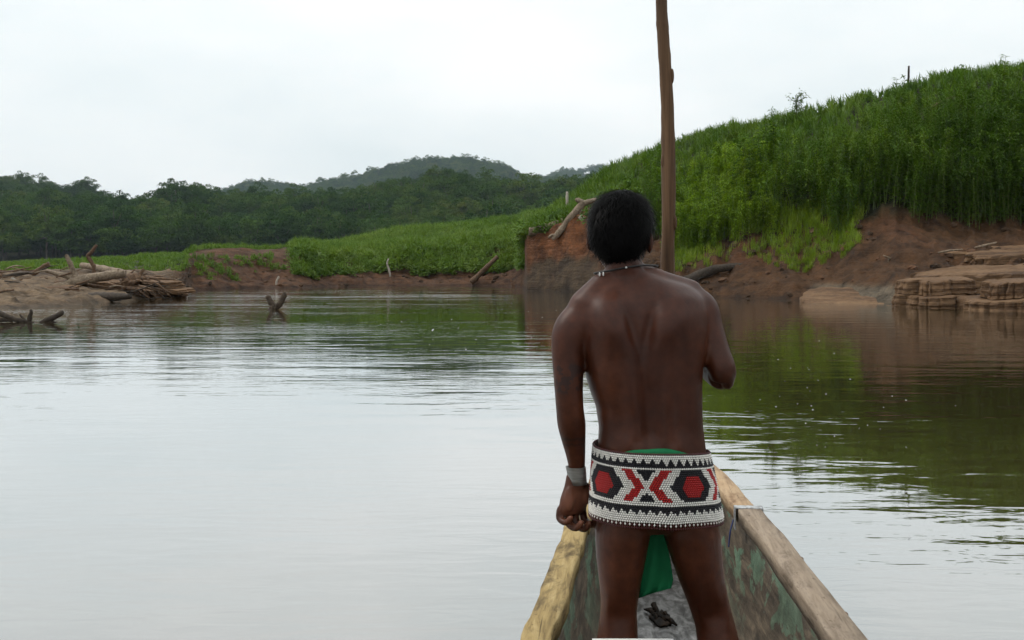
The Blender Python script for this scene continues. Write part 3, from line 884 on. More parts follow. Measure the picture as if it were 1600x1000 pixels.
# snag in mid-river
drift("river_snag", "forked dark stump poking up from the middle of the river", [
    ("stump", [(424, 486, 6), (427, 480, 6.5), (431, 476, 6)]),
    ("prong", [(429, 481, 5.5), (424, 474, 4.6), (420, 466, 4.6), (417, 462, 3.6)]),
    ("prong", [(430, 481, 5.5), (437, 475, 4.4), (442, 466, 4.6), (445, 460, 4.4), (447, 459, 2.5)])], 33.5, 'drift_snag', "snag", seed=1)
# half-sunk branches, lower left
drift("sunken_branch", "half-sunk dark branch at the very left edge of the water", [
    ("branch", [(-40, 472, 5), (-5, 488, 5), (20, 498, 4.5), (45, 504, 4), (60, 507, 2)]),
    ("twig", [(46, 502, 4), (47, 494, 3.4), (49, 487, 2.6), (47, 484, 1.6)]),
    ("twig", [(20, 500, 4), (5, 500, 3.5), (-20, 503, 4)]),
    ("twig", [(38, 500, 2.2), (33, 494, 1.6), (31, 491, 1)])], 25.8, 'drift_dark', "branch", "sunken branches", 4)
drift("sunken_branch", "short dark branch rising out of the water right of the left edge", [
    ("branch", [(62, 506, 3.5), (76, 499, 4.8), (88, 494, 4.5), (97, 488, 4), (99, 487, 2)]),
    ("twig", [(72, 503, 3), (80, 503, 2.5), (90, 505, 1.5)])], 25.8, 'drift_dark', "branch", "sunken branches", 8)
# log jam on the sand bar
drift("driftwood_tree", "large bleached fallen tree with raised limb on the sand bar", [
    ("trunk", [(70, 452, 5), (95, 447, 6), (120, 440, 8), (150, 434, 8), (175, 430, 7.5), (195, 428, 6)]),
    ("limb", [(122, 441, 6), (117, 430, 4.5), (111, 415, 4), (105, 402, 3.2), (103, 398, 2)]),
    ("limb", [(124, 440, 6), (108, 432, 5), (90, 428, 3.6), (72, 423, 3)]),
    ("limb", [(120, 443, 5), (108, 450, 3.5), (90, 456, 3)]),
    ("limb", [(175, 430, 5), (183, 425, 3.2), (185, 420, 1.8)])], 45, 'drift', "driftwood", seed=12)
drift("driftwood_branch", "crooked upright branch standing behind the fallen tree on the sand bar", [
    ("branch", [(147, 430, 3), (147, 418, 3.2), (143, 409, 3), (138, 400, 3), (143, 394, 2.8), (149, 386, 2.6), (151, 383, 2)])], 47, 'drift_brown', "branch", seed=17)
drift("driftwood_log", "thick grey log lying behind the fallen tree on the sand bar", [
    ("log", [(128, 414, 4.5, 2), (145, 417, 5.5, 1.5), (165, 421, 6, 1), (190, 426, 6, 0), (212, 428, 4, -.5)])], 50, 'drift', "log", seed=21)
drift("driftwood_log", "slanting tan log propped up at the left of the sand bar", [
    ("log", [(44, 433, 3.5), (58, 424, 4), (70, 416, 4), (77, 412, 3.5)])], 50, 'drift_brown', "log", seed=23)
drift("driftwood_branch", "pale stick leaning on the sand at the far left", [("branch", [(18, 434, 2), (28, 441, 2.4), (38, 449, 2.2)])], 46, 'drift_pale', "branch", seed=25)
drift("driftwood_branch", "short pale stick at the left edge of the sand bar", [("branch", [(-8, 438, 2.2), (0, 444, 2.4), (6, 450, 2)])], 44, 'drift_pale', "branch", seed=26)
drift("driftwood_log", "dark log lying along the water edge of the sand bar", [
    ("log", [(120, 466, 5, 1), (140, 464.5, 7, .5), (165, 464, 7.5), (190, 464, 6, -.3), (204, 463, 4, -.5)])], 41.5, 'drift_dark', "log", seed=28)
# upturned root mass
rootL = [("stump", [(196, 446, 13), (205, 440, 14), (215, 436, 11), (222, 432, 5)])]
rr = random.Random(5)
for k in range(20):
    u0, v0 = rr.uniform(190, 235), rr.uniform(432, 452)
    du, dv = rr.uniform(8, 46), rr.uniform(2, 22)
    v1 = min(v0 + dv, 466)
    rootL.append(("root", [(u0, v0, rr.uniform(2, 4), rr.uniform(-1, .5)), (u0 + du * .5, v0 + (v1 - v0) * .3 + rr.uniform(-4, 2), 2.0, rr.uniform(-1.3, .2)), (u0 + du, v1, 1.1, rr.uniform(-1.5, 0))]))
for k in range(5):
    u0 = rr.uniform(192, 225)
    rootL.append(("root", [(u0, 440, 3), (u0 + rr.uniform(-4, 6), 430, 2.2), (u0 + rr.uniform(-3, 14), rr.uniform(417, 426), .9)]))
drift("root_mass", "tangled brown upturned roots at the end of the sand bar", rootL, 45.5, 'drift_brown', "roots", seed=31)
drift("driftwood_log", "pale broken log at the tip of the sand bar by the water", [
    ("log", [(292, 465, 2.5), (282, 461, 3.2), (273, 456, 3.4), (269, 452, 3)]), ("twig", [(280, 461, 2), (268, 462, 1.8), (258, 461, 1.2)])], 47.5, 'drift_pale', "log", seed=33)
rr = random.Random(8)
for k in range(9):
    u0, v0 = rr.uniform(-40, 65), rr.uniform(436, 470)
    D_ = 2210 / (v0 - 418) * .80 if v0 > 455 else 46
    D_ = min(max(D_, 38), 48)
    g = None
    x0 = (u0 - 800) / F * D_; z0 = ground_z(x0, D_)
    v0 = HOR + (CAMZ - z0) / D_ * F
    a_ = rr.uniform(-.5, .35); Ln = rr.uniform(18, 46)
    lab = ["thin brown stick", "crooked brown stick", "long grey stick", "short dark stick", "knobbly stick", "broken twig", "forked stick", "bent dark twig", "bare brown stick"][k]
    drift("driftwood_stick", f"{lab} lying among the flood debris at the left of the sand bar", [
        ("branch", [(u0, v0 - 1, 2.0), (u0 + Ln * .5, v0 - 4 + a_ * 10, 2.2), (u0 + Ln, v0 - 3 + a_ * Ln * .5, 1.4)])], D_, ['drift_brown', 'drift_dark'][k % 2], "stick", "loose sticks on the sand bar", 40 + k)
rr = random.Random(21)
for k in range(46):
    u0 = rr.uniform(-30, 275); D_ = rr.uniform(41.5, 48.5) + max(0, u0 - 120) * .02
    x0 = (u0 - 800) / F * D_; z0 = max(ground_z(x0, D_), .0) + rr.uniform(.02, .45)
    v0 = HOR + (CAMZ - z0) / D_ * F
    Ln = rr.uniform(14, 44); a_ = rr.uniform(-.55, .45)
    hue = ["brown", "blackish", "brown", "tan"][k % 4]; where = "left of the bleached fallen tree" if u0 < 70 else "around the bleached fallen tree" if u0 < 190 else "around the upturned roots"
    drift("driftwood_stick", f"thin {hue} stick in the flood debris {where}", [
        ("branch", [(u0, v0, rr.uniform(.7, 1.6), rr.uniform(-.6, .6)), (u0 + Ln * .5, v0 + a_ * Ln * .4 + rr.uniform(-3, 3), rr.uniform(.7, 1.4)), (u0 + Ln, min(v0 + a_ * Ln * .7, 474), .5, rr.uniform(-.6, .6))])], D_, ['drift_brown', 'drift_dark', 'drift_brown', 'drift'][k % 4], "stick", f"{hue} debris sticks {where}", 80 + k)
# far shore
drift("bleached_stick", "white dead stick standing on the middle bank", [("branch", [(610, 432, 1.7), (608, 422, 1.6), (605, 412, 1.4), (607, 404, 1)])], 79, 'drift_pale', "stick", seed=51)
drift("leaning_log", "brown log leaning against the middle bank left of the cliff", [("log", [(736, 442, 5), (748, 430, 4.2), (762, 416, 4), (778, 401, 3.4)])], 78.5, 'drift_brown', "log", seed=52)
drift("bleached_stick", "short white snag at the foot of the red bank behind the river snag", [("branch", [(432, 449, 1.8), (432, 440, 1.6), (436, 432, 1.3)])], 69.5, 'drift_pale', "stick", seed=53)
# on the cliff
drift("cliff_log", "thick tan log lying on the left brow of the red cliff", [("log", [(826, 362, 6.5), (836, 362, 7), (850, 356, 5.5), (865, 351, 5), (880, 345, 4)])], 62.5, 'drift', "log", seed=61)
drift("cliff_root_log", "slanting pale trunk with a root plate hanging over the red cliff", [
    ("trunk", [(863, 374, 3), (872, 365, 5), (884, 350, 5.5), (896, 334, 5.5), (908, 320, 6), (912, 315, 6)]),
    ("root", [(908, 318, 5), (918, 316, 4.5), (928, 313, 3.5), (932, 310, 2)]),
    ("root", [(910, 317, 5), (903, 313, 4), (900, 315, 3)]),
    ("root", [(908, 322, 3.5), (907, 330, 2.5), (905, 335, 1.5)]),
    ("root", [(872, 368, 3.2), (862, 368, 2.6), (857, 372, 2)])], 60.8, 'drift', "log", seed=62)
drift("cliff_stump", "small pale root stump beside the slanting trunk on the cliff", [("stump", [(905, 338, 3), (911, 343, 4), (915, 348, 2.5)]), ("root", [(911, 343, 3), (908, 346, 2), (905, 346, 1)])], 60.6, 'drift_pale', "stump", seed=64)
vpost = HOR + (CAMZ - ground_z(at0(886, 72), 72)) / 72 * F
drift("white_post", "tiny white post among the greenery left of the hill", [("post", [(886, vpost + 6, 2.4), (886, vpost - 18, 2.4), (886, vpost - 36, 2.0)])], 72, 'drift_pale', "post", seed=65)
# on the right bank
drift("dead_stalk", "bare dead stalk sticking up from the hilltop skyline", [("stalk", [(1419, 138, 1.8), (1419.5, 120, 1.7), (1420, 103, 1.4)])], 66, 'drift_dark', "stalk", seed=66)
drift("hill_log", "brown log lying in the grass near the hilltop", [("log", [(1446, 172, 2.6), (1470, 161, 3.2), (1496, 150, 3.4)])], 59, 'drift_brown', "log", seed=67)
drift("dark_log", "dark log half buried in mud just right of the man's shoulder", [("log", [(1050, 446, 5), (1075, 438, 8), (1098, 428, 8.5), (1118, 421, 7), (1150, 416, 5), (1190, 414, 2)])], 48.6, 'drift_dark', "log", seed=68)
drift("ledge_stick", "pale stick lying on the upper mud ledge at right", [("branch", [(1524, 387, 2), (1540, 383, 2.0), (1557, 379, 1.6)])], 41.2, 'drift', "stick", seed=69)
drift("ledge_stick", "thin pale stick at the left end of the upper mud ledge", [("branch", [(1466, 395, 1.6), (1484, 391.5, 1.6), (1504, 390, 1.2)])], 41, 'drift', "stick", seed=70)
drift("mud_twig", "fine bare twig fallen on the mud slope between grass and ledges", [
    ("branch", [(1380, 399, 1.2), (1396, 406, 1.3), (1418, 415, .8)]), ("twig", [(1390, 403, .9), (1388, 409, .8), (1396, 414, .5)])], 42.5, 'drift', "twig", seed=71)

# layered mud ledges
m, n, l = newmat("layered_mud")
pos = geo_pos(n)
nz = noise_tex(n, l, mapping(n, l, pos, (.25, .25, 5)), 1.5, 5, .6, .4)
nf = noise_tex(n, l, pos, 5, 5, .65)
r = ramp(n, [(.3, (.058, .031, .016)), (.5, (.132, .075, .038)), (.72, (.205, .124, .066))]); l.new(nz.outputs[0], r.inputs[0])
r2 = ramp(n, [(.3, (.62, .6, .58)), (.66, (1.2, 1.2, 1.2))]); l.new(nf.outputs[0], r2.inputs[0])
c = mixc(n, l, .9, r.outputs[0], r2.outputs[0], 'MULTIPLY')
b = bumpn(n, l, nz.outputs[0], .8, .15); b = bumpn(n, l, nf.outputs[0], .7, .06, b)
principled(n, l, c, .8, b, .25)
M['ledge'] = m
def ledge(name, label, cx, cy, a_, b_, z0, z1, slope=(0, 0), rot=0, seed=0, e=3.2, kind_cat="ledge", layers=3, soft=0.):
    """eroded mud block: a few thick beds of uneven outline, each with a rounded lip"""
    nt = 140
    rng = np.random.default_rng(seed)
    th = np.linspace(0, 2 * math.pi, nt, endpoint=False)
    c_, s_ = np.cos(th), np.sin(th)
    ux = np.abs(c_) ** (2 / e) * np.sign(c_) * a_; uy = np.abs(s_) ** (2 / e) * np.sign(s_) * b_
    cuts = np.sort(np.concatenate([[0, 1], (np.arange(1, layers) + rng.uniform(-.25, .25, layers - 1)) / layers]))
    rad = min(a_, b_)
    rings = []
    per = th * (a_ + b_) * .5                                  # rough perimeter length
    def blocks(k_, w_):
        q = per / w_ + k_ * 3.7 + .35 * fbm(per, per * 0 + k_, seed + 3, 2); i0 = np.floor(q); f_ = np.clip((q - i0 - .78) / .22, 0, 1)
        return (hash2(i0, i0 * 0 + k_, seed) * (1 - f_) + hash2(i0 + 1, i0 * 0 + k_, seed) * f_) - .5, np.exp(-((q - i0 - .89) / .07) ** 2)
    def ring(z, off, k_, topf=0., scale=1.):
        b1, c1 = blocks(k_, .95); b2, c2 = blocks(k_ + 11, .4)
        big = .34 * rad * fbm(ux * .42 + seed, uy * .42 + k_ * 2.7, seed + 7, 4) + .20 * b1 + .07 * b2 + .07 * fbm(ux * 4, uy * 4 + z * 3, seed + 13, 4)
        crack = -.13 * c1 - .05 * c2
        f = scale * (1 + (big * (1 - .5 * soft) + crack * (1 - topf) * (1 - soft) + off) / rad)
        X, Y = ux * f, uy * f
        Z = z + slope[0] * X + slope[1] * Y + (.10 + .08 * (rad > 1.5)) * fbm(X * .8, Y * .8 + seed, seed + 11, 4) + .03 * fbm(X * 4, Y * 4 + seed, seed + 15, 3)
        cc, ss = math.cos(rot), math.sin(rot)
        rings.append([(cc * x - ss * y, ss * x + cc * y, zz) for x, y, zz in zip(X, Y, Z)])
    for k_ in range(layers):
        za, zb_ = z0 + (z1 - z0) * cuts[k_], z0 + (z1 - z0) * cuts[k_ + 1]
        off = -.16 * k_ + rng.uniform(-.06, .12)
        h_ = zb_ - za
        for t_, o_ in ((.0, -.05), (.05, .03), (.25, .0), (.45, .03), (.7, -.01), (.9, .0), (.97, -.025), (1.0, -.07)):
            ring(za + h_ * t_ * .985, off + o_, k_)
    for q in (.9, .7, .5, .3, .1): ring(z1 + .012, off - .07, layers - 1, 1., q)
    mb = MB(); mb.rings(rings)
    o = link(name, mb.mesh(name, M['ledge'], soft > .5), None, label, kind_cat)
    o.location = (cx, cy, 0)
    return o
def at_u(u, D): return (u - 800) / F * D
ledge("mud_boulder", "rounded layered mud block at the left end of the lower ledge", at_u(1455, 36.2), 36.2, 1.25, 1.3, -.3, .95, (.05, .05), .1, 3, 2.6, layers=3)
ledge("mud_ledge", "long middle mud ledge sloping up to the right", at_u(1600, 38.8), 38.8, 4.1, 1.7, -.3, 1.32, (.07, .05), .05, 4, 3.4, layers=2)
ledge("mud_boulder", "broken mud block nearest the water at the right edge", at_u(1604, 33.6), 33.6, 1.5, 1.1, -.3, .92, (.05, .04), .0, 5, 2.8, layers=2)
ledge("mud_ledge", "upper flat mud ledge with cracks below the weeds", at_u(1635, 42.3), 42.3, 4.6, 1.7, .5, 2.05, (.05, .09), .08, 6, 3.6, layers=3)
ledge("mud_boulder", "small mud block squeezed between the lower ledge and the right block", at_u(1532, 34.8), 34.8, .6, .7, -.3, .40, (.03, .02), .3, 7, 2.4, layers=1)
ledge("silt_bank", "smooth pale silt shelf sliding into the water left of the ledges", at_u(1345, 40.4), 40.4, 2.3, 2.3, -.5, .22, (.04, .16), -.2, 8, 2.1, layers=1, soft=1.)
ledge("sand_ledge", "eroded brown sand ledge under the fallen tree on the sand bar", at_u(150, 46), 46.5, 3.6, 1.3, -.1, .72, (.0, .05), .12, 9, 3.2, layers=3)
ledge("sand_ledge", "low crumbling sand ledge at the left end of the sand bar", at_u(20, 43.5), 43.5, 2.6, 1.0, -.1, .50, (.0, .05), .05, 10, 3.2, layers=2)

# sapling on the skyline
e = empty("sapling", P(1246, 195, 63), "thin feathery sapling standing on the hill skyline", "sapling")
mb = MB(); b0 = P(1246, 195, 63); rr = random.Random(3); tips = []
limb(mb, [(1246, 200, 1.6), (1245, 180, 1.2), (1244, 158, .7), (1243, 149, .4)], 63, 5, 0)
for k in range(16):
    v0 = rr.uniform(152, 182); du = rr.uniform(-15, 15); dv = rr.uniform(4, 12)
    limb(mb, [(1245, v0, .6), (1245 + du * .6, v0 - dv * .5, .45), (1245 + du, v0 - dv, .25)], 63, 4, 0, 0, 2)
    tips += [P(1245 + du * q, v0 - dv * q, 63) for q in (.5, .75, 1)]
me = mb.mesh("stem", M['stem']); me.transform(Matrix.Translation(-b0)); link("stem", me, e)
rg = np.random.default_rng(4)
cc = np.repeat(np.array([tuple(t - b0) for t in tips]), 5, 0) + rg.normal(0, .08, (len(tips) * 5, 3))
V, Fq = leaf_quads(cc, rand_dirs(len(cc), rg), .22, .06, .3, 1)
link("leaves", quads_mesh("leaves", V, Fq, M['weed']), e)


# ------------------------------------------------------------------ dugout canoe
m, n, l = newmat("hull_wood")
co = obj_co(n)
sp_ = n.new("ShaderNodeSeparateXYZ"); l.new(co, sp_.inputs[0])
g1 = noise_tex(n, l, mapping(n, l, co, (9, 1.2, 9)), 4, 6, .65, .5)
r = ramp(n, [(.3, (.035, .026, .018)), (.5, (.10, .075, .05)), (.72, (.19, .145, .10))]); l.new(g1.outputs[0], r.inputs[0])
g2 = noise_tex(n, l, mapping(n, l, co, (1.2, .9, 2.2)), 2.6, 5, .68, .5)
pm = ramp(n, [(.515, (0, 0, 0)), (.535, (1, 1, 1))]); l.new(g2.outputs[0], pm.inputs[0])
up = n.new("ShaderNodeMapRange"); l.new(sp_.outputs["Z"], up.inputs[0]); up.inputs[1].default_value = -.07; up.inputs[2].default_value = .12
fwd = n.new("ShaderNodeMapRange"); l.new(sp_.outputs["Y"], fwd.inputs[0]); fwd.inputs[1].default_value = 2.6; fwd.inputs[2].default_value = 4.4; fwd.inputs[3].default_value = .45; fwd.inputs[4].default_value = 1
def mth(op, a, b):
    x = n.new("ShaderNodeMath"); x.operation = op
    for s_, v_ in ((x.inputs[0], a), (x.inputs[1], b)):
        if hasattr(v_, "is_output"): l.new(v_, s_)
        else: s_.default_value = v_
    return x.outputs[0]
paint = mth('MULTIPLY', mth('MULTIPLY', pm.outputs[0], up.outputs[0]), fwd.outputs[0])
pc = noise_tex(n, l, co, 14, 4)
pr_ = ramp(n, [(.3, (.07, .13, .085)), (.7, (.16, .25, .165))]); l.new(pc.outputs[0], pr_.inputs[0])
c = mixc(n, l, paint, r.outputs[0], pr_.outputs[0])
gd = noise_tex(n, l, mapping(n, l, co, (5, 1.5, 3)), 3, 6, .7, .6); rg_d = ramp(n, [(.38, (.35, .33, .30)), (.6, (1, 1, 1))]); l.new(gd.outputs[0], rg_d.inputs[0]); c = mixc(n, l, .8, c, rg_d.outputs[0], 'MULTIPLY')
# worn pale floor
fl = n.new("ShaderNodeMapRange"); l.new(sp_.outputs["Z"], fl.inputs[0]); fl.inputs[1].default_value = -.095; fl.inputs[2].default_value = -.118
fn = noise_tex(n, l, mapping(n, l, co, (2.2, 1.0, 1)), 9, 6, .7, .8)
fr_ = ramp(n, [(.42, (.022, .019, .016)), (.54, (.15, .145, .14)), (.72, (.33, .325, .32))]); l.new(fn.outputs[0], fr_.inputs[0])
c = mixc(n, l, fl.outputs[0], c, fr_.outputs[0])
rgh = n.new("ShaderNodeMapRange"); l.new(fl.outputs[0], rgh.inputs[0]); rgh.inputs[3].default_value = .75; rgh.inputs[4].default_value = .28
nb = bumpn(n, l, g1.outputs[0], .5, .008); nb = bumpn(n, l, g2.outputs[0], .3, .012, nb); nb = bumpn(n, l, fn.outputs[0], .35, .006, nb)
principled(n, l, c, rgh.outputs[0], nb, .4)
M['hull'] = m

def plank_mat(name, c0, c1, c2, dark):
    m, n, l = newmat(name)
    co = obj_co(n)
    a = noise_tex(n, l, mapping(n, l, co, (16, 1.3, 16)), 3.2, 7, .68, .5)
    r = ramp(n, [(.28, c0), (.5, c1), (.74, c2)]); l.new(a.outputs[0], r.inputs[0])
    b = noise_tex(n, l, mapping(n, l, co, (3, 1.1, 3)), 3.5, 6, .7, .5)
    r2 = ramp(n, [(.36, dark), (.5, (1, 1, 1)), (.75, (1.12, 1.1, 1.05))]); l.new(b.outputs[0], r2.inputs[0])
    c = mixc(n, l, .85, r.outputs[0], r2.outputs[0], 'MULTIPLY')
    f = noise_tex(n, l, mapping(n, l, co, (5, 2, 5)), 16, 4, .6)
    r3 = ramp(n, [(.30, (.35, .3, .25)), (.38, (1, 1, 1))]); l.new(f.outputs[0], r3.inputs[0])
    c = mixc(n, l, .8, c, r3.outputs[0], 'MULTIPLY')
    k = noise_tex(n, l, mapping(n, l, co, (38, .55, 38)), 2.0, 3, .6, .2)
    r4 = ramp(n, [(.30, (.22, .19, .16)), (.345, (1, 1, 1))]); l.new(k.outputs[0], r4.inputs[0])
    c = mixc(n, l, .85, c, r4.outputs[0], 'MULTIPLY')
    nb = bumpn(n, l, a.outputs[0], .5, .006); nb = bumpn(n, l, b.outputs[0], .5, .012, nb); nb = bumpn(n, l, r4.outputs[0], .5, .006, nb)
    principled(n, l, c, .75, nb, .25)
    return m
M['plank_r'] = plank_mat("sawn_plank", (.15, .11, .075), (.26, .20, .145), (.36, .29, .22), (.42, .39, .36))
M['plank_f'] = plank_mat("bow_plank", (.22, .14, .08), (.38, .26, .155), (.47, .35, .22), (.55, .48, .42))
M['plank_l'] = plank_mat("yellowed_plank", (.15, .10, .04), (.33, .235, .095), (.47, .355, .17), (.18, .15, .12))

canoe = empty("dugout_canoe", (BX, 0, 0), "weathered wooden dugout canoe pointing upriver under the standing man", "canoe")
canoe.rotation_euler = (0, 0, BROT)
ysec = np.concatenate([np.linspace(-3.58, -3.0, 6), np.linspace(-2.6, 4.2, 35), np.linspace(4.35, 6.3, 22)])
def section(y):
    w = hw(y); k = min(1, w / .30)                      # the ends are solid
    th = .045
    rise = .05 * max(0, (y - 5.05) / 1.2)
    fl = -.13 + .30 * max(0, (y - 5.2) / 1.1) ** 1.5 + (.3 * max(0, (-2.9 - y) / .7))
    bt = -.22 + .25 * max(0, (y - 5.2) / 1.1) ** 2 + .25 * max(0, (-2.9 - y) / .7) ** 2
    fl = max(fl, bt + .06)
    top = .306 + rise
    out = [(w - .004, top), (w * .985 - .004, .2), (w * .96 - .004, .06), (w * .86, -.06), (w * .66, -.15), (w * .34, bt + .012), (0, bt)]
    inn = [(0, fl), (w * .35, fl + .002), (w * .58 - .01, fl + .014), (w * .74 - .02, max(fl + .055, -.06)), (w * .87 - .03, max(.05, fl + .1)), (w - th - .012, max(.19, fl + .15)), (max(w - th, w * .2), top)]
    inn = [(max(x, 0), z) for x, z in inn]
    half = inn[::-1]                                    # from top inner down to the centre
    L = [(-x, z) for x, z in out] ; Rr = [(x, z) for x, z in out]
    ring = [(x, z) for x, z in out]                     # right outer, top -> keel
    ring += [(-x, z) for x, z in out[::-1][1:]]         # left outer, keel -> top
    ring += [(-x, z) for x, z in inn[::-1]]             # left inner, top -> centre
    ring += [(x, z) for x, z in inn[1:]]                # right inner, centre -> top
    return ring
rings = []
for y in ysec:
    ring = []
    for i, (x, z) in enumerate(section(y)):
        w_ = .006 * mnoise.noise(Vector((x * 4, y * 2.2, z * 5))) + .004 * mnoise.noise(Vector((x * 11, y * 7, z * 11)))
        ring.append((x + w_, y, z + w_ * (1 if z < .28 else 0)))
    rings.append(ring)
mb = MB(); mb.rings(rings)
hme = mb.mesh("hull", M['hull'])
link("hull", hme, canoe)

def plank(name, side, y0, y1, width, z0, z1, mat, inset=0., seed=0, rough=.004, nsec=60):
    rings = []
    for y in np.linspace(y0, y1, nsec):
        w = hw(y)
        e1 = rough * mnoise.noise(Vector((seed, y * 3, 0))) + rough * .7 * mnoise.noise(Vector((seed, y * 11, 3)))
        e2 = rough * mnoise.noise(Vector((seed + 9, y * 3, 0))) + rough * .7 * mnoise.noise(Vector((seed + 9, y * 13, 3)))
        e3 = rough * .6 * mnoise.noise(Vector((seed + 19, y * 4, 0)))
        xo = w + .004 + e1 - inset; xi = max(xo - width + e2, .01 if w > .05 else 0)
        c_ = .0035 + .002 * mnoise.noise(Vector((seed, y * 8, 11)))
        rise = .05 * max(0, (y - 5.05) / 1.2)
        a_, b_ = z0 + rise, z1 + rise + e3
        ring = [(xo, y, a_), (xo, y, b_ - c_), (xo - c_, y, b_), (xi + (xo - xi) * .5, y, b_ + .002), (xi + c_, y, b_), (xi, y, b_ - c_), (xi, y, a_)]
        rings.append([(side * p[0], p[1], p[2]) for p in ring])
    if side < 0: rings = [r_[::-1] for r_ in rings]
    mb = MB(); mb.rings(rings)
    me = mb.mesh(name, mat, True)
    return link(name, me, canoe)
plank("gunwale_plank", 1, -3.52, 4.335, .092, .300, .352, M['plank_r'], 0, 3)
plank("gunwale_plank", 1, 4.35, 5.12, .086, .300, .350, M['plank_f'], .012, 5)
plank("gunwale_plank", 1, 5.135, 6.24, .08, .300, .347, M['plank_f'], .014, 6, nsec=26)
plank("gunwale_plank", -1, -3.52, 4.05, .082, .298, .350, M['plank_l'], 0, 7, .010, 110)
plank("gunwale_plank", -1, 4.07, 6.24, .075, .298, .346, M['plank_l'], .008, 8, .008)
# metal strap over the joint
mm_, n, l = newmat("galvanised_strap")
s_ = noise_tex(n, l, obj_co(n), 60, 4); r = ramp(n, [(.35, (.18, .17, .16)), (.6, (.55, .56, .57))]); l.new(s_.outputs[0], r.inputs[0])
principled(n, l, r.outputs[0], .45, None, .5, .6); M['strap'] = mm_
mb = MB(); w = hw(4.34)
mb.box((w - .095, 4.315, .353), (w + .010, 4.365, .3565)); mb.box((w - .0985, 4.315, .27), (w - .0945, 4.365, .3565)); mb.box((w + .0085, 4.315, .30), (w + .012, 4.365, .3565))
link("metal_strap", mb.mesh("metal_strap", M['strap'], False), canoe)
# frayed blue cord hanging from the joint
mc, n, l = newmat("blue_cord"); principled(n, l, (.035, .045, .12), .8); M['cord'] = mc
mb = MB(); mb.tube([tuple(x) for x in smooth_path([(w - .10, 4.36, .30), (w - .115, 4.33, .26), (w - .118, 4.33, .23), (w - .122, 4.325, .20)], 4)], .0035, 6, .3)
link("cord", mb.mesh("cord", M['cord']), canoe)
# knots / nail heads along the outer edge
mb = MB()
for yk in (3.05, 3.62):
    mb.ellip((hw(yk) + .003, yk, .346), (.006, .014, .005), None, 8, 6)
link("wood_knot", mb.mesh("wood_knot", M['drift_brown']), canoe)
# seat board behind the man (only its load reaches the picture)
mb = MB(); mb.box((-.405, 2.02, .17), (.405, 2.24, .20))
link("seat_board", mb.mesh("seat_board", M['plank_r'], False), canoe)

# white plastic canister standing on the seat board
mw, n, l = newmat("white_plastic"); principled(n, l, (.72, .72, .70), .4, None, .5); M['white'] = mw
cpos = P(987, 993.5, 2.22)
e = empty("canister", (cpos.x, cpos.y - .065, .202), "white plastic container at the bottom edge behind the man's legs", "container")
bm = bmesh.new(); bmesh.ops.create_cube(bm, size=1.0)
hh = cpos.z - .202
bmesh.ops.scale(bm, vec=(.196, .13, hh), verts=bm.verts); bmesh.ops.translate(bm, vec=(0, 0, hh / 2), verts=bm.verts)
bmesh.ops.bevel(bm, geom=bm.edges[:], offset=.016, segments=4, affect='EDGES')
me = bpy.data.meshes.new("body"); bm.to_mesh(me); bm.free(); me.materials.append(mw)
me.polygons.foreach_set("use_smooth", [True] * len(me.polygons)); link("body", me, e)
mb = MB(); mb.tube([(0, -.066, hh * .55), (0, -.074, hh * .55)], .02, 14); link("cap", mb.mesh("cap", mw), e)

# bark rubbish lying in the bow
q = boat_to_world(-.02, 4.42, -.126)
e = empty("bark_debris", q, "dark wet bark scraps lying on the canoe floor between the man's legs", "bark")
rr = random.Random(4)
mb = MB(); mb.ellip((0, 0, .004), (.042, .085, .012), None, 20, 10)
mb.v = [(x + .022 * mnoise.noise(Vector((x * 30, y * 30, 1))), y + .03 * mnoise.noise(Vector((x * 30, y * 30, 5))), max(z + .012 * mnoise.noise(Vector((x * 40, y * 40, 9))), -.003)) for x, y, z in mb.v]
mdb, n, l = newmat("rotten_bark"); nn2 = noise_tex(n, l, obj_co(n), 40, 4); r = ramp(n, [(.4, (.006, .005, .004)), (.7, (.035, .022, .014))]); l.new(nn2.outputs[0], r.inputs[0]); principled(n, l, r.outputs[0], .7, bumpn(n, l, nn2.outputs[0], .6, .01), .15)
link("bark_slab", mb.mesh("bark_slab", mdb), e)
for k in range(9):
    mb = MB()
    x0, y0 = rr.gauss(0, .02), rr.gauss(0, .06); a_ = rr.uniform(.8, 2.3); L_ = rr.uniform(.015, .045)
    mb.tube([(x0 - math.cos(a_) * L_, y0 - math.sin(a_) * L_, .008), (x0, y0, .014 + .01 * rr.random()), (x0 + math.cos(a_) * L_, y0 + math.sin(a_) * L_, .008)], [.006, .011, .004], 7, .8, k)
    link("bark_piece", mb.mesh("bark_piece", mdb), e)

# ------------------------------------------------------------------ the man
MX, MY, MZ = 0.3465, 2.742, -0.124
S_ = F / MY                                    # photo pixels per metre at his depth
def mp_(u, v, y=0.0):
    """photo pixel -> the man's own coordinates at depth y in front of his feet"""
    D = MY + y; w = P(u, v, D); return (w.x - MX, y, w.z - MZ)
person = empty("person", (MX, MY, MZ), "bare-backed man in a beaded loincloth standing in the canoe holding a pole", "person")

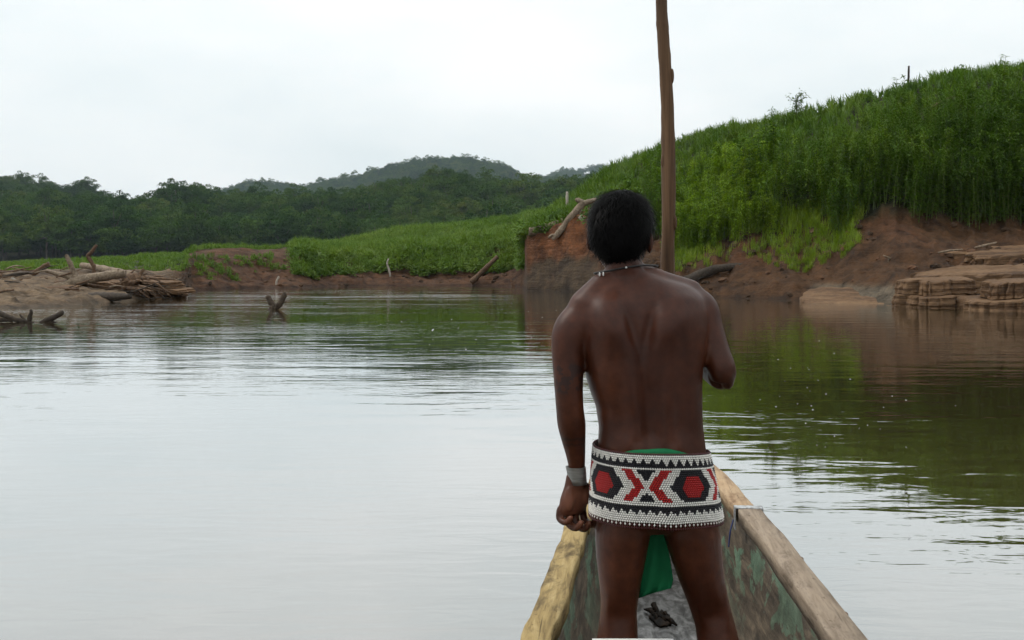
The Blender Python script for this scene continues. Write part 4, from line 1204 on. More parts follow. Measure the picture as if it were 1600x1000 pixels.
# the pole, defined first because a hand closes on it
PD = .31
pole_px = [(1026, -330, 8.5), (1028, -200, 9), (1033, 0, 9.6), (1036, 60, 10.2), (1042, 150, 11), (1044.5, 250, 11.4), (1045, 330, 11.8), (1043, 430, 11.8), (1048, 540, 12), (1058, 660, 12.4), (1075, 800, 12.6), (1097, 950, 12.8), (1110, 1080, 13), (1116, 1207, 13)]
pole_pts = []
for (u, v, r_) in pole_px:
    x, y, z = mp_(u, v, PD); pole_pts.append((x, y, z, r_ * .94 / F * (MY + PD)))
PS = smooth_path(pole_pts, 6)
def pole_x(z): return float(np.interp(z, PS[::-1, 2], PS[::-1, 0]))
mb = MB(); mb.tube([(p[0] + .003 * mnoise.noise(Vector((p[2] * 4, 0, 0))), p[1], p[2]) for p in PS], [p[3] * (1 + .10 * mnoise.noise(Vector((p[2] * 5, 7, 0)))) for p in PS], 16, .10, 3)
for zk, ang in ((1.96, 0.2), (1.72, 2.9), (1.55, 0.1), (2.3, 3.0)):
    mb.ellip((pole_x(zk) + .017 * math.cos(ang), PD - .006, zk), (.006, .008, .022), None, 10, 8)
pbase = Vector((MX + PS[-1, 0], MY + PD, MZ + PS[-1, 2]))
me = mb.mesh("punting_pole", M['pole']); me.transform(Matrix.Translation(Vector((MX, MY, MZ)) - pbase))
o = link("punting_pole", me, None, "long crooked brown wooden pole held upright by the man", "pole"); o.location = pbase

def px(u0, u1, v, y=0., ry=.1):
    """horizontal section between two outline pixels"""
    x0, _, z = mp_(u0, v); x1 = mp_(u1, v)[0]
    return ((x0 + x1) / 2, y, z, (x1 - x0) / 2, ry)
body = MB()
body.hsec([px(985, 1062, 829, 0, .05), px(955, 1098, 806, 0, .100), px(936, 1112, 775, -.004, .118), px(936, 1108, 740, -.006, .112), px(934, 1102, 700, 0, .098),
           px(936, 1098, 668, .004, .095), px(931, 1097, 635, .006, .098), px(920, 1097, 605, .008, .104), px(912, 1098, 575, .008, .110), px(905, 1104, 545, .010, .114), px(900, 1107, 515, .014, .114),
           px(899, 1106, 485, .020, .108), px(912, 1100, 462, .024, .092), px(926, 1080, 446, .026, .076), px(940, 1040, 434, .026, .062), px(950, 1015, 424, .022, .050)], 40, 2.4)
# neck and trapezius
body.hsec([px(925, 1060, 452, .022, .062), px(944, 1022, 432, .022, .058), px(946, 1008, 418, .022, .056), px(944, 1001, 395, .03, .055), px(945, 995, 370, .035, .052)], 24, 2.1)
body.tube([mp_(985, 428, .015), mp_(1040, 446, .035), mp_(1085, 462, .06)], [.036, .036, .04], 14)
body.tube([mp_(962, 434, .01), mp_(936, 452, .004), mp_(914, 476, 0), mp_(904, 505, -.004)], [.032, .036, .042, .044], 16)
# left arm
def arm(pts, n=18): 
    S = smooth_path(pts, 5); body.tube([tuple(s[:3]) for s in S], [s[3] for s in S], n)
def ap(u, v, y, rpx): return (*mp_(u, v, y), rpx / F * (MY + y))
arm([ap(915, 494, .0, 27), ap(902, 504, -.006, 30), ap(893, 520, -.012, 31), ap(888, 545, -.02, 27), ap(888, 585, -.028, 24), ap(889, 615, -.03, 22.5), ap(890.5, 640, -.026, 22), ap(893, 662, -.016, 22.5), ap(896, 685, -.002, 19.5), ap(900, 715, .012, 15), ap(902, 745, .02, 11.8), ap(902, 760, .022, 11.5)])
# left hand: loose fist, palm turned back and to the thigh
W0 = mp_(902, 752, .02)
def finger(pts, r=(.0100, .0097, .0090, .0074), tf=None):
    S = smooth_path([(p[0], p[1], p[2], q * 1.06) for p, q in zip(pts, r)], 4)
    if tf is not None: S = np.array([(*tf(s[:3]), s[3]) for s in S])
    body.tube([tuple(s[:3]) for s in S], [s[3] for s in S], 10)
    c_ = S[-1]; body.ellip(c_[:3], (c_[3],) * 3, None, 10, 6)
HA = math.radians(-48)
def htf(p):
    x, y = p[0] - W0[0], p[1] - .022
    return (W0[0] - .004 + math.cos(HA) * x - math.sin(HA) * y, .022 + math.sin(HA) * x + math.cos(HA) * y, p[2])
hand = MB()
hand.hsec([(W0[0], .020, W0[2] + .02, .018, .022), (W0[0] - .002, .021, W0[2] - .012, .020, .030), (W0[0] - .006, .022, W0[2] - .042, .021, .043), (W0[0] - .010, .022, W0[2] - .070, .018, .047), (W0[0] - .012, .022, W0[2] - .085, .012, .042)], 20, 2.4)
hand.ellip((W0[0] + .008, .050, W0[2] - .034), (.016, .020, .030), None, 12, 8)      # ball of the thumb
hand.ellip((W0[0] + .006, -.006, W0[2] - .040), (.013, .014, .032), None, 12, 8)     # heel of the hand
body.add([htf(v) for v in hand.v], hand.f)
bx, bz = W0[0], W0[2]
finger([(bx - .016, -.016, bz - .064), (bx - .015, -.021, bz - .090), (bx + .012, -.024, bz - .096), (bx + .026, -.022, bz - .082)], (.0092, .0088, .0080, .0068), htf)
finger([(bx - .016, .010, bz - .068), (bx - .012, .008, bz - .106), (bx + .018, .006, bz - .113), (bx + .034, .008, bz - .097)], (.0100, .0097, .009, .0074), htf)
finger([(bx - .016, .035, bz - .068), (bx - .009, .034, bz - .111), (bx + .021, .032, bz - .119), (bx + .037, .034, bz - .102)], (.0100, .0098, .0092, .0076), htf)
finger([(bx - .014, .059, bz - .066), (bx - .007, .061, bz - .105), (bx + .021, .060, bz - .113), (bx + .037, .059, bz - .098)], (.0098, .0096, .009, .0074), htf)
finger([(bx + .004, .050, bz - .02), (bx + .022, .066, bz - .042), (bx + .031, .068, bz - .066), (bx + .034, .060, bz - .088)], (.0125, .0112, .0098, .008), htf)
# right arm, bent forward to the pole
HZ = 1.215; hx = pole_x(HZ)
arm([ap(1070, 478, .035, 30), ap(1090, 484, .045, 33), ap(1103, 515, .030, 28), ap(1116, 548, .010, 24), ap(1128, 576, -.010, 22), ap(1130, 591, -.002, 20)])
body.ellip(mp_(1137, 597, -.012), (.017, .017, .02), None, 14, 10)
E0 = mp_(1126, 588, .0)
arm([(E0[0], -.002, E0[2], .033), (E0[0] + .004, .04, E0[2] + .002, .037), (E0[0] - .012, .11, E0[2] + .02, .035), (hx + .055, .21, HZ - .012, .026), (hx + .042, .265, HZ - .002, .022)])
body.ellip((hx + .038, PD - .018, HZ), (.016, .036, .043), None, 18, 12)
for k in range(4):
    z = HZ + .031 - k * .0205; q = [1, 1.03, 1, .9][k]
    finger([(hx + .036, PD + .004, z), (hx + .026 * q, PD + .034, z - .002), (hx - .004, PD + .037 * q, z - .004), (hx - .030 * q, PD + .014, z - .005)], (.0098, .0096, .009, .0075))
finger([(hx + .034, PD - .03, HZ + .026), (hx + .014, PD - .034, HZ + .044), (hx - .010, PD - .031, HZ + .05), (hx - .026, PD - .016, HZ + .05)], (.013, .0115, .0105, .0085))
# legs
def leg(rows, foot):
    body.hsec(rows, 26, 2.1)
    fx, fy = foot
    body.hsec([(fx, fy + .055, .003, .040, .115), (fx, fy + .052, .02, .042, .118), (fx, fy + .035, .045, .036, .085), (fx, fy + .012, .075, .031, .05), (fx, fy, .11, .030, .036)], 22, 2.5)
    for k in range(5):
        tx = fx + (-.030 + k * .015)
        body.ellip((tx, fy + .163 - abs(k - 2) * .006, .012), (.0085, .022, .011), None, 8, 6)
leg([px(950, 1008, 765, 0, .06), px(936, 1016, 800, 0, .088), px(929.5, 1016, 832, 0, .086), px(931, 1010, 866, 0, .078), px(935, 1003, 900, .0, .070), px(938.5, 997, 935, 0, .062), px(938.5, 995, 955, .002, .058), px(935, 996, 980, .0, .056), px(932, 997, 1005, -.004, .058), px(931, 997, 1040, -.010, .060), px(934, 994, 1090, -.012, .055), px(940, 986, 1150, -.004, .042), px(944, 981, 1200, 0, .034), px(945, 980, 1235, .002, .034)], ((962.5 - 1015) / S_, 0.0))
leg([px(1030, 1098, 765, 0, .06), px(1034, 1115, 800, 0, .088), px(1036, 1125, 832, 0, .086), px(1046, 1128, 866, 0, .078), px(1058, 1131, 900, .0, .070), px(1072, 1138, 935, .004, .062), px(1079, 1143, 955, .006, .058), px(1087, 1150, 980, .004, .056), px(1090, 1156, 1005, .0, .058), px(1094, 1161, 1040, -.006, .060), px(1101, 1162, 1090, -.008, .055), px(1111, 1158, 1150, 0, .042), px(1116, 1154, 1200, .004, .034), px(1118, 1154, 1235, .006, .034)], ((1136 - 1015) / S_, 0.004))
# head
HC = Vector(mp_(970, 364, .035)); YAW = Matrix.Rotation(math.radians(-17), 3, 'Z') @ Matrix.Rotation(math.radians(3), 3, 'Y')
def hp(x, y, z): return HC + YAW @ Vector((x, y, z))
def hel(c_, r_): body.ellip(hp(*c_), r_, YAW, 22, 16)
hel((0, -.004, .012), (.0725, .092, .085))
hel((0, .020, -.030), (.064, .072, .078)); hel((0, .052, -.074), (.040, .036, .032)); hel((0, .03, -.055), (.056, .055, .045))
hel((0, .089, -.022), (.014, .015, .022)); hel((0, .097, -.032), (.017, .012, .010)); hel((0, .084, .008), (.050, .014, .012))
hel((0, .086, -.058), (.023, .010, .0075)); hel((-.036, .070, -.022), (.02, .016, .016)); hel((.036, .070, -.022), (.02, .016, .016))
for s in (-1, 1):
    body.ellip(hp(s * .077, -.004, -.022), (.008, .016, .028), YAW @ Matrix.Rotation(s * .35, 3, 'Z'), 14, 10)
raw = body.mesh("raw_body"); ro = bpy.data.objects.new("raw_body", raw); C.objects.link(ro)
md = ro.modifiers.new("union", 'REMESH'); md.mode = 'VOXEL'; md.voxel_size = .0036; md.use_smooth_shade = True
dg = bpy.context.evaluated_depsgraph_get()
bme = bpy.data.meshes.new_from_object(ro.evaluated_get(dg))
bpy.data.objects.remove(ro)
bme.name = "body"
nv = len(bme.vertices)
co_ = np.empty(nv * 3, np.float32); bme.vertices.foreach_get("co", co_); co_ = co_.reshape(-1, 3).astype(float)
ed = np.empty(len(bme.edges) * 2, np.int32); bme.edges.foreach_get("vertices", ed); ed = ed.reshape(-1, 2)
deg = np.bincount(ed.ravel(), minlength=nv)[:, None]
def relax(c_, lam, w=None):
    acc = np.zeros_like(c_)
    for k in range(3):
        acc[:, k] = np.bincount(ed[:, 0], c_[ed[:, 1], k], nv) + np.bincount(ed[:, 1], c_[ed[:, 0], k], nv)
    d_ = acc / np.maximum(deg, 1) - c_
    return c_ + lam * d_ * (1 if w is None else w)
isfine = ((co_[:, 2] < .90) & (co_[:, 0] < -.105) & (co_[:, 2] > .74)) | ((co_[:, 1] > .22)) | (np.linalg.norm(co_ - np.array(HC), axis=1) < .14) | (co_[:, 2] < .06)
wfine = np.where(isfine, .14, 1.0)[:, None]
sh_ = (sm(1.24, 1.30, co_[:, 2]) * (1 - isfine))[:, None]
for it in range(30): co_ = relax(co_, .6, sh_)
for it in range(16):
    co_ = relax(co_, .55, wfine); co_ = relax(co_, -.50, wfine) if it % 2 else co_
# muscles of the back
bme.vertices.foreach_set("co", co_.astype(np.float32).ravel()); bme.update()
nn_ = np.empty(nv * 3, np.float32); bme.vertices.foreach_get("normal", nn_); nn_ = nn_.reshape(-1, 3)
X, Y, Z = co_[:, 0], co_[:, 1], co_[:, 2]
back = np.clip(-nn_[:, 1] * 1.4, 0, 1) * sm(.95, .99, Z) * (1 - sm(1.40, 1.44, Z)) * sm(-.24, -.19, X)
xs = np.interp(Z, [.96, 1.0, 1.12, 1.23, 1.32, 1.40], [.004, -.004, -.012, -.022, -.034, -.048])
dx = X - xs
g = lambda v, s: np.exp(-(v / s) ** 2)
dsp = -.012 * g(dx, .022) * sm(.97, 1.02, Z) * (1 - .5 * sm(1.25, 1.36, Z))
dsp += .014 * g(np.abs(dx) - .045, .022) * (1 - sm(1.08, 1.24, Z))
for (cx_, cz_, tl) in ((-.115, 1.285, .25), (.052, 1.295, -.2)):
    a_ = (X - cx_) + tl * (Z - cz_); b_ = Z - cz_
    dsp += .024 * g(a_, .045) * g(b_, .065)
    dsp -= .015 * g(a_ - math.copysign(.058, -cx_), .014) * g(b_ + .01, .065)
    dsp += .006 * g(b_ - .055, .02) * g(a_ - .01, .06)
dsp += .007 * g(X + .125, .04) * g(Z - 1.15, .06) + .006 * g(X - .105, .04) * g(Z - 1.16, .06)
dsp -= .007 * g(np.abs(dx) - .062, .022) * g(Z - 1.045, .035)
dsp -= .005 * (g(X + .045, .012) + g(X - .04, .012)) * g(Z - .995, .018)
co_[:, 1] -= dsp * back
# backs of the knees and calves
kn = np.clip(-nn_[:, 1] * 1.5, 0, 1)
for (kx) in (-.077, .155):
    dk = X - kx
    co_[:, 1] += kn * (.010 * g(dk, .022) * g(Z - .56, .035)) - kn * .010 * g(Z - .42, .09) * (g(dk - .022, .018) + g(dk + .022, .018)) - kn * .007 * (g(dk - .036, .010) + g(dk + .036, .010)) * g(Z - .58, .05)
for it in range(3): co_ = relax(co_, .4, wfine)
bme.vertices.foreach_set("co", co_.astype(np.float32).ravel()); bme.update()
bme.polygons.foreach_set("use_smooth", [True] * len(bme.polygons))
m, n, l = newmat("skin")
co = obj_co(n)
a1 = noise_tex(n, l, co, 7, 4, .55); a2 = noise_tex(n, l, co, 45, 4, .6); a3 = noise_tex(n, l, co, 230, 2)
r = ramp(n, [(.30, (.034, .0088, .0036)), (.52, (.056, .0158, .0066)), (.74, (.088, .0268, .0115))]); l.new(a1.outputs[0], r.inputs[0])
r2 = ramp(n, [(.3, (.74, .70, .70)), (.7, (1.16, 1.14, 1.14))]); l.new(a2.outputs[0], r2.inputs[0])
c = mixc(n, l, 1.0, r.outputs[0], r2.outputs[0], 'MULTIPLY')
# tattooed bands on the left arm
sp2 = n.new("ShaderNodeSeparateXYZ"); l.new(co, sp2.inputs[0])
onarm = n.new("ShaderNodeMapRange"); l.new(sp2.outputs["X"], onarm.inputs[0]); onarm.inputs[1].default_value = -.160; onarm.inputs[2].default_value = -.168
tn = noise_tex(n, l, co, 26, 3, .6)
tz = mth('ADD', sp2.outputs["Z"], mth('MULTIPLY', mth('SUBTRACT', tn.outputs[0], .5), .035))
def bandz(z0, z1):
    a_ = n.new("ShaderNodeMapRange"); l.new(tz, a_.inputs[0]); a_.inputs[1].default_value = z0 - .004; a_.inputs[2].default_value = z0 + .004
    b_ = n.new("ShaderNodeMapRange"); l.new(tz, b_.inputs[0]); b_.inputs[1].default_value = z1 + .004; b_.inputs[2].default_value = z1 - .004
    return mth('MULTIPLY', a_.outputs[0], b_.outputs[0])
tp = ramp(n, [(.47, (0, 0, 0)), (.53, (1, 1, 1))]); tn2 = noise_tex(n, l, co, 55, 3); l.new(tn2.outputs[0], tp.inputs[0])
tb = mth('ADD', mth('MULTIPLY', bandz(1.115, 1.185), tp.outputs[0]), mth('ADD', bandz(.992, 1.0), bandz(.975, .980)))
tb = mth('MULTIPLY', mth('MULTIPLY', tb, onarm.outputs[0]), .62)
c = mixc(n, l, tb, c, (.010, .009, .010))
vd = n.new("ShaderNodeVectorMath"); vd.operation = 'DISTANCE'; l.new(co, vd.inputs[0]); vd.inputs[1].default_value = (W0[0] + .010, -.010, W0[2] - .060)
pmk = n.new("ShaderNodeMapRange"); l.new(vd.outputs["Value"], pmk.inputs[0]); pmk.inputs[1].default_value = .062; pmk.inputs[2].default_value = .036
c = mixc(n, l, pmk.outputs[0], c, (.19, .075, .045))
nb = bumpn(n, l, a2.outputs[0], .08, .01); nb = bumpn(n, l, a3.outputs[0], .10, .002, nb)
p_ = principled(n, l, c, .43, nb, .24)
p_.inputs["Subsurface Weight"].default_value = .06; p_.inputs["Subsurface Radius"].default_value = (.02, .008, .004); p_.inputs["Subsurface Scale"].default_value = .3
bme.materials.clear(); bme.materials.append(m); M['skin'] = m
link("body", bme, person)

# eyes
me_, n, l = newmat("eye"); principled(n, l, (.55, .52, .48), .15); mi_, n, l = newmat("iris"); principled(n, l, (.02, .012, .008), .1)
for s in (-1, 1):
    mb = MB(); mb.ellip(hp(s * .030, .0775, -.006), (.0115, .0115, .0095), YAW, 14, 10); eye = link("eye", mb.mesh("eye", me_), person)
    mb = MB(); mb.ellip(hp(s * .030, .0868, -.006), (.005, .003, .005), YAW, 10, 8); link("iris", mb.mesh("iris", mi_), eye)

# hair: dense short strands over a cap
m, n, l = newmat("black_hair")
hn = noise_tex(n, l, mapping(n, l, obj_co(n), (60, 60, 18)), 2, 3); r = ramp(n, [(.35, (.0008, .0008, .001)), (.7, (.0028, .0025, .0025))]); l.new(hn.outputs[0], r.inputs[0])
principled(n, l, r.outputs[0], .5, bumpn(n, l, hn.outputs[0], .4, .004), .06); M['hair'] = m
def hair_surface(th, ph):
    """th azimuth (0 = back), ph from top; in head coordinates"""
    d_ = np.stack([np.sin(ph) * np.sin(th), -np.sin(ph) * np.cos(th), np.cos(ph)], -1)
    lift = .0022 * fbm(th * 2.2 + 5, ph * 3.2, 91, 3)
    top = np.clip(np.cos(ph), 0, 1)
    R_ = np.stack([.0765 + lift + .003 * top, .0985 + lift, .0975 + lift + .002 * top], -1)
    q_ = np.sign(d_) * np.abs(d_) ** .86
    q_ = q_ / np.linalg.norm(q_, axis=-1, keepdims=True) ** .55
    return q_ * R_ + np.array([0, -.004, .010]), d_
def ph_max(th):
    t = np.abs((np.asarray(th) + math.pi) % (2 * math.pi) - math.pi)          # 0 back .. pi front
    return np.interp(t, [0, .55, 1.0, 1.35, 1.75, 2.2, 2.7, math.pi], [2.46, 2.42, 2.26, 1.98, 1.72, 1.30, 1.0, .92])
nt_, np_ = 72, 26
rows = []
ths = np.linspace(0, 2 * math.pi, nt_, endpoint=False)
for i in range(1, np_ + 1):
    ph = ph_max(ths) * i / np_
    s_, d_ = hair_surface(ths, ph)
    rows.append(s_)
inner = rows[-1] * .93
mb = MB(); mb.rings([[tuple(hp(*q)) for q in row] for row in rows] + [[tuple(hp(*q)) for q in inner]], cap=True)
rg = np.random.default_rng(6); NH = 9000
th = rg.uniform(0, 2 * math.pi, NH); ph = np.arccos(1 - rg.random(NH) * (1 - np.cos(ph_max(th)))) 
s_, d_ = hair_surface(th, ph)
down = np.stack([np.cos(ph) * np.sin(th), -np.cos(ph) * np.cos(th), -np.sin(ph)], -1)
sidev = np.cross(d_, down)
Ln = rg.uniform(.018, .042, (NH, 1))
swirl = rg.normal(0, .35, (NH, 1)) + .3 * fbm(th * 3, ph * 3, 95, 2)[:, None]
p0 = s_ * .985; lift = rg.uniform(.03, .22, (NH, 1)) * (1 - .5 * sm(1.6, 2.2, ph)[:, None])
p1 = p0 + (down + sidev * swirl + d_ * lift * 1.6) * Ln * .55
p2 = p0 + (down * 1.05 + sidev * swirl * 1.4 + d_ * lift) * Ln
w_ = .0011
V = np.stack([p0 - sidev * w_, p0 + sidev * w_, p1 + sidev * w_ * .8, p1 - sidev * w_ * .8, p2 + sidev * w_ * .15, p2 - sidev * w_ * .15], 1).reshape(-1, 3)
V = np.array([tuple(hp(*q)) for q in V]); b_ = (np.arange(NH) * 6)[:, None]
mb.add(V, np.concatenate([b_ + [0, 1, 2, 3], b_ + [3, 2, 4, 5]]).tolist())
link("hair", mb.mesh("hair", M['hair']), person)

# beaded skirt
m, n, l = newmat("glass_beads")
at = n.new("ShaderNodeAttribute"); at.attribute_name = "bead"
principled(n, l, at.outputs["Color"], .35, None, .5); M['beads'] = m
m, n, l = newmat("skirt_lining"); principled(n, l, (.045, .03, .026), .9); M['lining'] = m
PITCH_A = 2 * math.pi / 168; NR = 33
zt, zb = .972, .812
def skirt_pt(phi, t, out=0.):
    a_ = .1455 + (.167 - .1455) * t ** .9; b_ = .122 + (.142 - .122) * t; cx_ = .004 + .009 * t
    a_ = a_ + out + .003 * math.sin(phi * 5 + 1) * t; b_ = b_ + out + .0045 * math.sin(phi * 7 + .5) * t + .002 * math.sin(phi * 13) * t
    z = zt + (zb - zt) * t + .004 * math.sin(phi * 2 + .6) - .009 * math.sin(phi)
    return (cx_ + a_ * math.sin(phi), -.004 - b_ * math.cos(phi), z)
WHITE, BLACK, RED, MAROON = (.80, .78, .73), (.006, .006, .010), (.42, .012, .012), (.06, .008, .010)
def bead_colour(phi, t):
    dg_ = math.degrees(phi)
    if t < .018: return MAROON
    zz = abs(((dg_ / 8.5714 + .1) % 1) - .5) * 2                         # zigzag 0..1
    if t < .225:
        if .085 + .075 * zz < t < .196: return BLACK
        return WHITE
    if t > .735:
        if .765 < t < .895 - .075 * zz: return BLACK
        return WHITE
    q = (t - .48) / .235
    aq = abs(q)
    if aq > 1: return WHITE
    p = ((dg_ - 33.0 + 45) % 90) - 45                            # from the hexagon centre
    ap_ = abs(p)
    if ap_ < 24 - 12 * aq and aq < .98:
        if aq < .64 and ap_ < 13 - 9 * aq: return RED
        return BLACK
    dxx = 45 - ap_                                               # from the crossing
    if 1.8 + 11.7 * aq < dxx < 10.5 + 12.5 * aq: return RED
    if aq > .34 and dxx < 8.6 * (aq - .34) / .66: return BLACK
    return WHITE
octv = np.array([(1, 0, 0), (-1, 0, 0), (0, 1, 0), (0, -1, 0), (0, 0, 1), (0, 0, -1)], float)
octf = np.array([(0, 2, 4), (2, 1, 4), (1, 3, 4), (3, 0, 4), (2, 0, 5), (1, 2, 5), (3, 1, 5), (0, 3, 5)])
Vs, Cs = [], []
for r_ in range(NR):
    for cidx in range(168):
        ph = (cidx + .5 * (r_ % 2)) * PITCH_A - math.pi
        t = r_ / (NR - 1)
        c_ = Vector(skirt_pt(ph, t)); nx = Vector((math.sin(ph), -math.cos(ph), 0)); tx = Vector((math.cos(ph), math.sin(ph), 0))
        B = np.array([tx * .0036, nx * .0030, Vector((0, 0, .0035))])
        Vs.append(octv @ B + np.array(c_)); cl = bead_colour(ph, t); k = RNG.uniform(.85, 1.08)
        Cs.append([(cl[0] * k, cl[1] * k, cl[2] * k, 1)] * 6)
# fringe loops at the lower hem: white drops and maroon ends
for cidx in range(168):
    ph = cidx * PITCH_A - math.pi; nx = Vector((math.sin(ph), -math.cos(ph), 0)); tx = Vector((math.cos(ph), math.sin(ph), 0))
    c_ = Vector(skirt_pt(ph, 1)) - Vector((0, 0, .007)); d2 = c_ - Vector((0, 0, .007))
    for (cc_, cl, hz) in ((c_, WHITE if cidx % 2 else MAROON, .0042), (d2, MAROON, .0035)):
        Vs.append(octv @ np.array([tx * .0027, nx * .0026, Vector((0, 0, hz))]) + np.array(cc_)); Cs.append([(*cl, 1)] * 6)
nb_ = len(Vs)
V = np.concatenate(Vs); Fq = (np.arange(nb_) * 6)[:, None, None] + octf[None]
me = quads_mesh("skirt_beads", V, Fq.reshape(-1, 3), M['beads'], True)
ca = me.color_attributes.new("bead", 'FLOAT_COLOR', 'POINT'); ca.data.foreach_set("color", np.array(Cs, np.float32).ravel())
# lining sheet just inside the beads
mb = MB()
rr_ = []
for t in np.linspace(0, 1, 8): rr_.append([skirt_pt(p, t, -.0032) for p in np.linspace(-math.pi, math.pi, 96, endpoint=False)])
for t in np.linspace(1, 0, 8): rr_.append([skirt_pt(p, t, -.0047) for p in np.linspace(-math.pi, math.pi, 96, endpoint=False)])
rr_.append(rr_[0]); mb.rings(rr_, cap=False)
sk = link("skirt", mb.mesh("skirt", M['lining']), person); sk["label"] = "beaded skirt in white, black and red hexagons and crosses"
bd = link("beads", me, sk); bd["kind"] = "stuff"

# green cloth: waistband roll and hanging flap
m, n, l = newmat("green_cloth")
cn_ = noise_tex(n, l, obj_co(n), 9, 4); r = ramp(n, [(.3, (.008, .10, .04)), (.7, (.014, .17, .065))]); l.new(cn_.outputs[0], r.inputs[0])
wv = noise_tex(n, l, obj_co(n), 320, 2)
principled(n, l, r.outputs[0], .8, bumpn(n, l, wv.outputs[0], .2, .002), .15); M['green'] = m
mb = MB(); rr_ = []
for p in np.linspace(-.75, .70, 40):
    q = math.cos((p + .02) / .74 * 1.45); top = .958 + .028 * max(q, 0) ** .6 + .001 * math.sin(p * 9)
    ring = []
    for (o_, z_) in ((-.004, .94), (-.010, .94), (-.018 + .002 * math.sin(p * 23), top - .004), (-.016, top), (-.011, top - .001), (-.006 + .002 * math.sin(p * 27), top - .008)):
        x, y, _ = skirt_pt(p, 0, o_); ring.append((x, y, z_))
    rr_.append(ring)
mb.rings(rr_); link("waist_cloth", mb.mesh("waist_cloth", M['green']), person)
mb = MB(); rr_ = []
for i, (v, u0, u1) in enumerate([(790, 1012, 1034), (825, 1014, 1036), (850, 1012, 1042), (875, 1007, 1047), (895, 1003, 1050), (912, 1000, 1052), (926, 998.5, 1049), (935, 998, 1020)]):
    ring = []
    for j in range(17):
        s = j / 16; u = u0 + (u1 - u0) * s; vv = v - 8 * s * (i / 7)
        y = .005 + .010 * math.sin(s * 9 + i * .35) * (i / 7) + .006 * i / 7
        ring.append(mp_(u, vv, y))
    rr_.append(ring + [(x, y + .003, z) for (x, y, z) in ring[::-1]])
mb.rings(rr_); link("loincloth", mb.mesh("loincloth", M['green']), person)

# wrist cuff
m, n, l = newmat("silver_cuff"); sn = noise_tex(n, l, mapping(n, l, obj_co(n), (1, 1, 6)), 20, 3); r = ramp(n, [(.3, (.17, .17, .16)), (.7, (.30, .30, .29))]); l.new(sn.outputs[0], r.inputs[0])
principled(n, l, r.outputs[0], .38, None, .5, .55); M['cuff'] = m
mb = MB(); rr_ = []
cu = [ap(899.5, 729, .014, 15.8), ap(900.8, 738, .017, 15.2), ap(901.8, 748, .019, 14.8), ap(902.2, 756, .021, 15.0)]
for s in cu + [(*c_[:3], c_[3] - .0025) for c_ in cu[::-1]]:
    rr_.append([(s[0] + s[3] * math.cos(a_), s[1] + s[3] * 1.12 * math.sin(a_), s[2]) for a_ in np.linspace(0, 2 * math.pi, 32, endpoint=False)])
rr_.append(rr_[0]); mb.rings(rr_, cap=False)
link("wrist_cuff", mb.mesh("wrist_cuff", M['cuff']), person)

# necklace cord with pale beads
m, n, l = newmat("dark_cord"); principled(n, l, (.012, .010, .010), .5); M['dcord'] = m
bvh_src = np.array(co_)
def neck_pt(a_, z):
    """point on the skin round the neck at height z and angle a_ (0 = back)"""
    c0 = np.array([mp_(976, 425)[0], .022]); d0 = np.array([math.sin(a_), -math.cos(a_)])
    selm = np.abs(bvh_src[:, 2] - z) < .006
    q = bvh_src[selm][:, :2] - c0; along = q @ d0; perp = np.abs(q @ np.array([-d0[1], d0[0]]))
    ok = (perp < .008) & (along > 0) & (along < .12)
    return (c0[0] + d0[0] * (along[ok].max() if ok.any() else .06), c0[1] + d0[1] * (along[ok].max() if ok.any() else .06), z)
npts = []
for a_ in np.linspace(0, 2 * math.pi, 48, endpoint=False):
    zn = 1.424 + .010 * math.sin(a_) - .012 * (1 - math.cos(a_)) * .5
    x, y, z = neck_pt(a_, zn); d0 = Vector((math.sin(a_), -math.cos(a_), 0))
    npts.append(Vector((x, y, z)) + d0 * .002)
for it in range(3): npts = [(npts[i - 1] + npts[i] * 2 + npts[(i + 1) % 48]) / 4 for i in range(48)]
npts = [p + Vector((math.sin(a_), -math.cos(a_), .1)) * .002 for p, a_ in zip(npts, np.linspace(0, 2 * math.pi, 48, endpoint=False))]
mb = MB(); mb.tube([tuple(p) for p in npts + npts[:1]], 0.0024, 8); nk = link("necklace", mb.mesh("necklace", M['dcord']), person)
mb = MB()
for i in (40, 41): mb.ellip(npts[i] + Vector((-.002, -.003, -.006)), (.0022, .0022, .006), None, 8, 6)
mb.ellip(npts[0] + Vector((.0, -.003, 0)), (.0026, .002, .003), None, 8, 6)
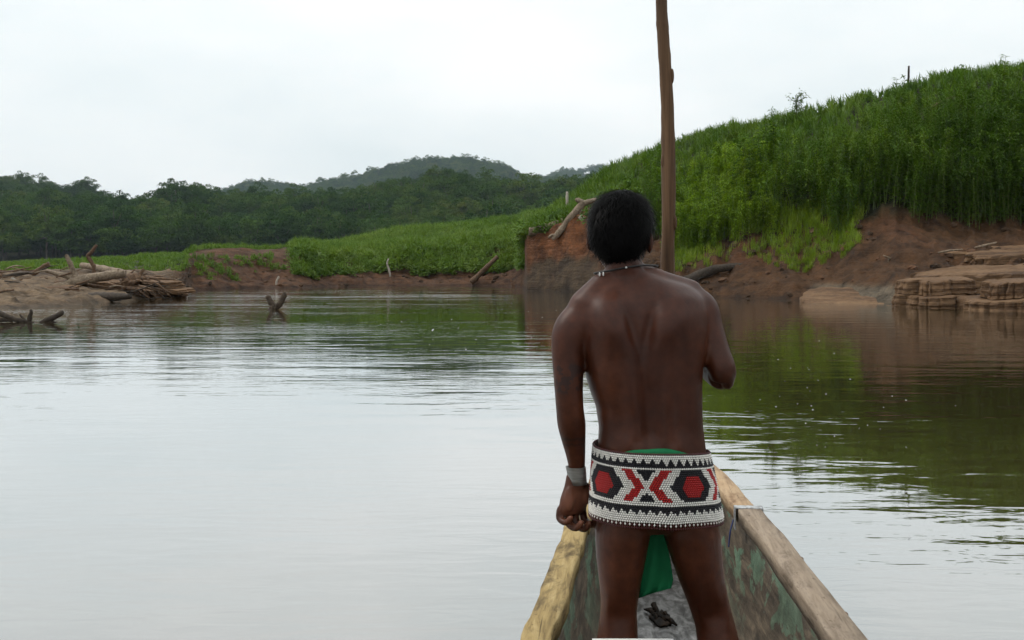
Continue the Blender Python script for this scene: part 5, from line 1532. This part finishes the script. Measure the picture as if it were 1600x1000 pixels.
link("pendant_bead", mb.mesh("pendant_bead", M['white']), nk)

# ------------------------------------------------------------------ foam flecks on the water
m, n, l = newmat("foam"); principled(n, l, (.75, .76, .74), .6); M['foam'] = m
rg = np.random.default_rng(12); Vs, Fs, b_ = [], [], 0
def fleck(x, y, s):
    global b_
    k = 7; an = np.linspace(0, 2 * math.pi, k, endpoint=False) + rg.random()
    rr_ = s * rg.uniform(.6, 1.2, k)
    V = np.concatenate([np.stack([x + rr_ * np.cos(an) * 1.6, y + rr_ * np.sin(an), np.full(k, .001)], 1), [[x, y, .003 + s * .25]]])
    Vs.append(V); Fs.extend([(b_ + i, b_ + (i + 1) % k, b_ + k) for i in range(k)]); b_ += k + 1
for i in range(40):
    u = rg.normal(1290, 90); v = rg.normal(620, 75)
    if v < 500: continue
    D = 2210 / (v - 418); fleck((u - 800) / F * D, D, rg.uniform(.002, .006) * (D / 11))
for i in range(40):
    u = rg.uniform(450, 900); v = rg.uniform(470, 560); D = 2210 / (v - 418); fleck((u - 800) / F * D, D, rg.uniform(.006, .015))
for i in range(150):                                      # bubbles thrown up along the hull
    sgn = rg.choice([-1, 1]); y = rg.uniform(2.2, 2.95); 
    q = boat_to_world(sgn * (hw(y) + abs(rg.normal(0, .05)) + .01), y, 0); fleck(q.x, q.y, rg.uniform(.002, .006))
V = np.concatenate(Vs)
link("foam_flecks", mesh_from("foam_flecks", V, Fs, M['foam']), kind="stuff", label="small white foam flecks drifting on the river", cat="foam")

# ------------------------------------------------------------------ haze
mb = MB(); mb.box((-3600, -400, -3.5), (3600, 3600, 260))
m, n, l = newmat("haze")
pv = n.new("ShaderNodeVolumePrincipled"); pv.inputs["Color"].default_value = (.72, .88, 1.0, 1); pv.inputs["Density"].default_value = .00012; pv.inputs["Anisotropy"].default_value = .2
o = n.new("ShaderNodeOutputMaterial"); l.new(pv.outputs[0], o.inputs["Volume"])
HAZE = True
if HAZE: link("haze", mb.mesh("haze", m, False), kind="stuff", label="thin pale haze over the river and the hills", cat="haze")
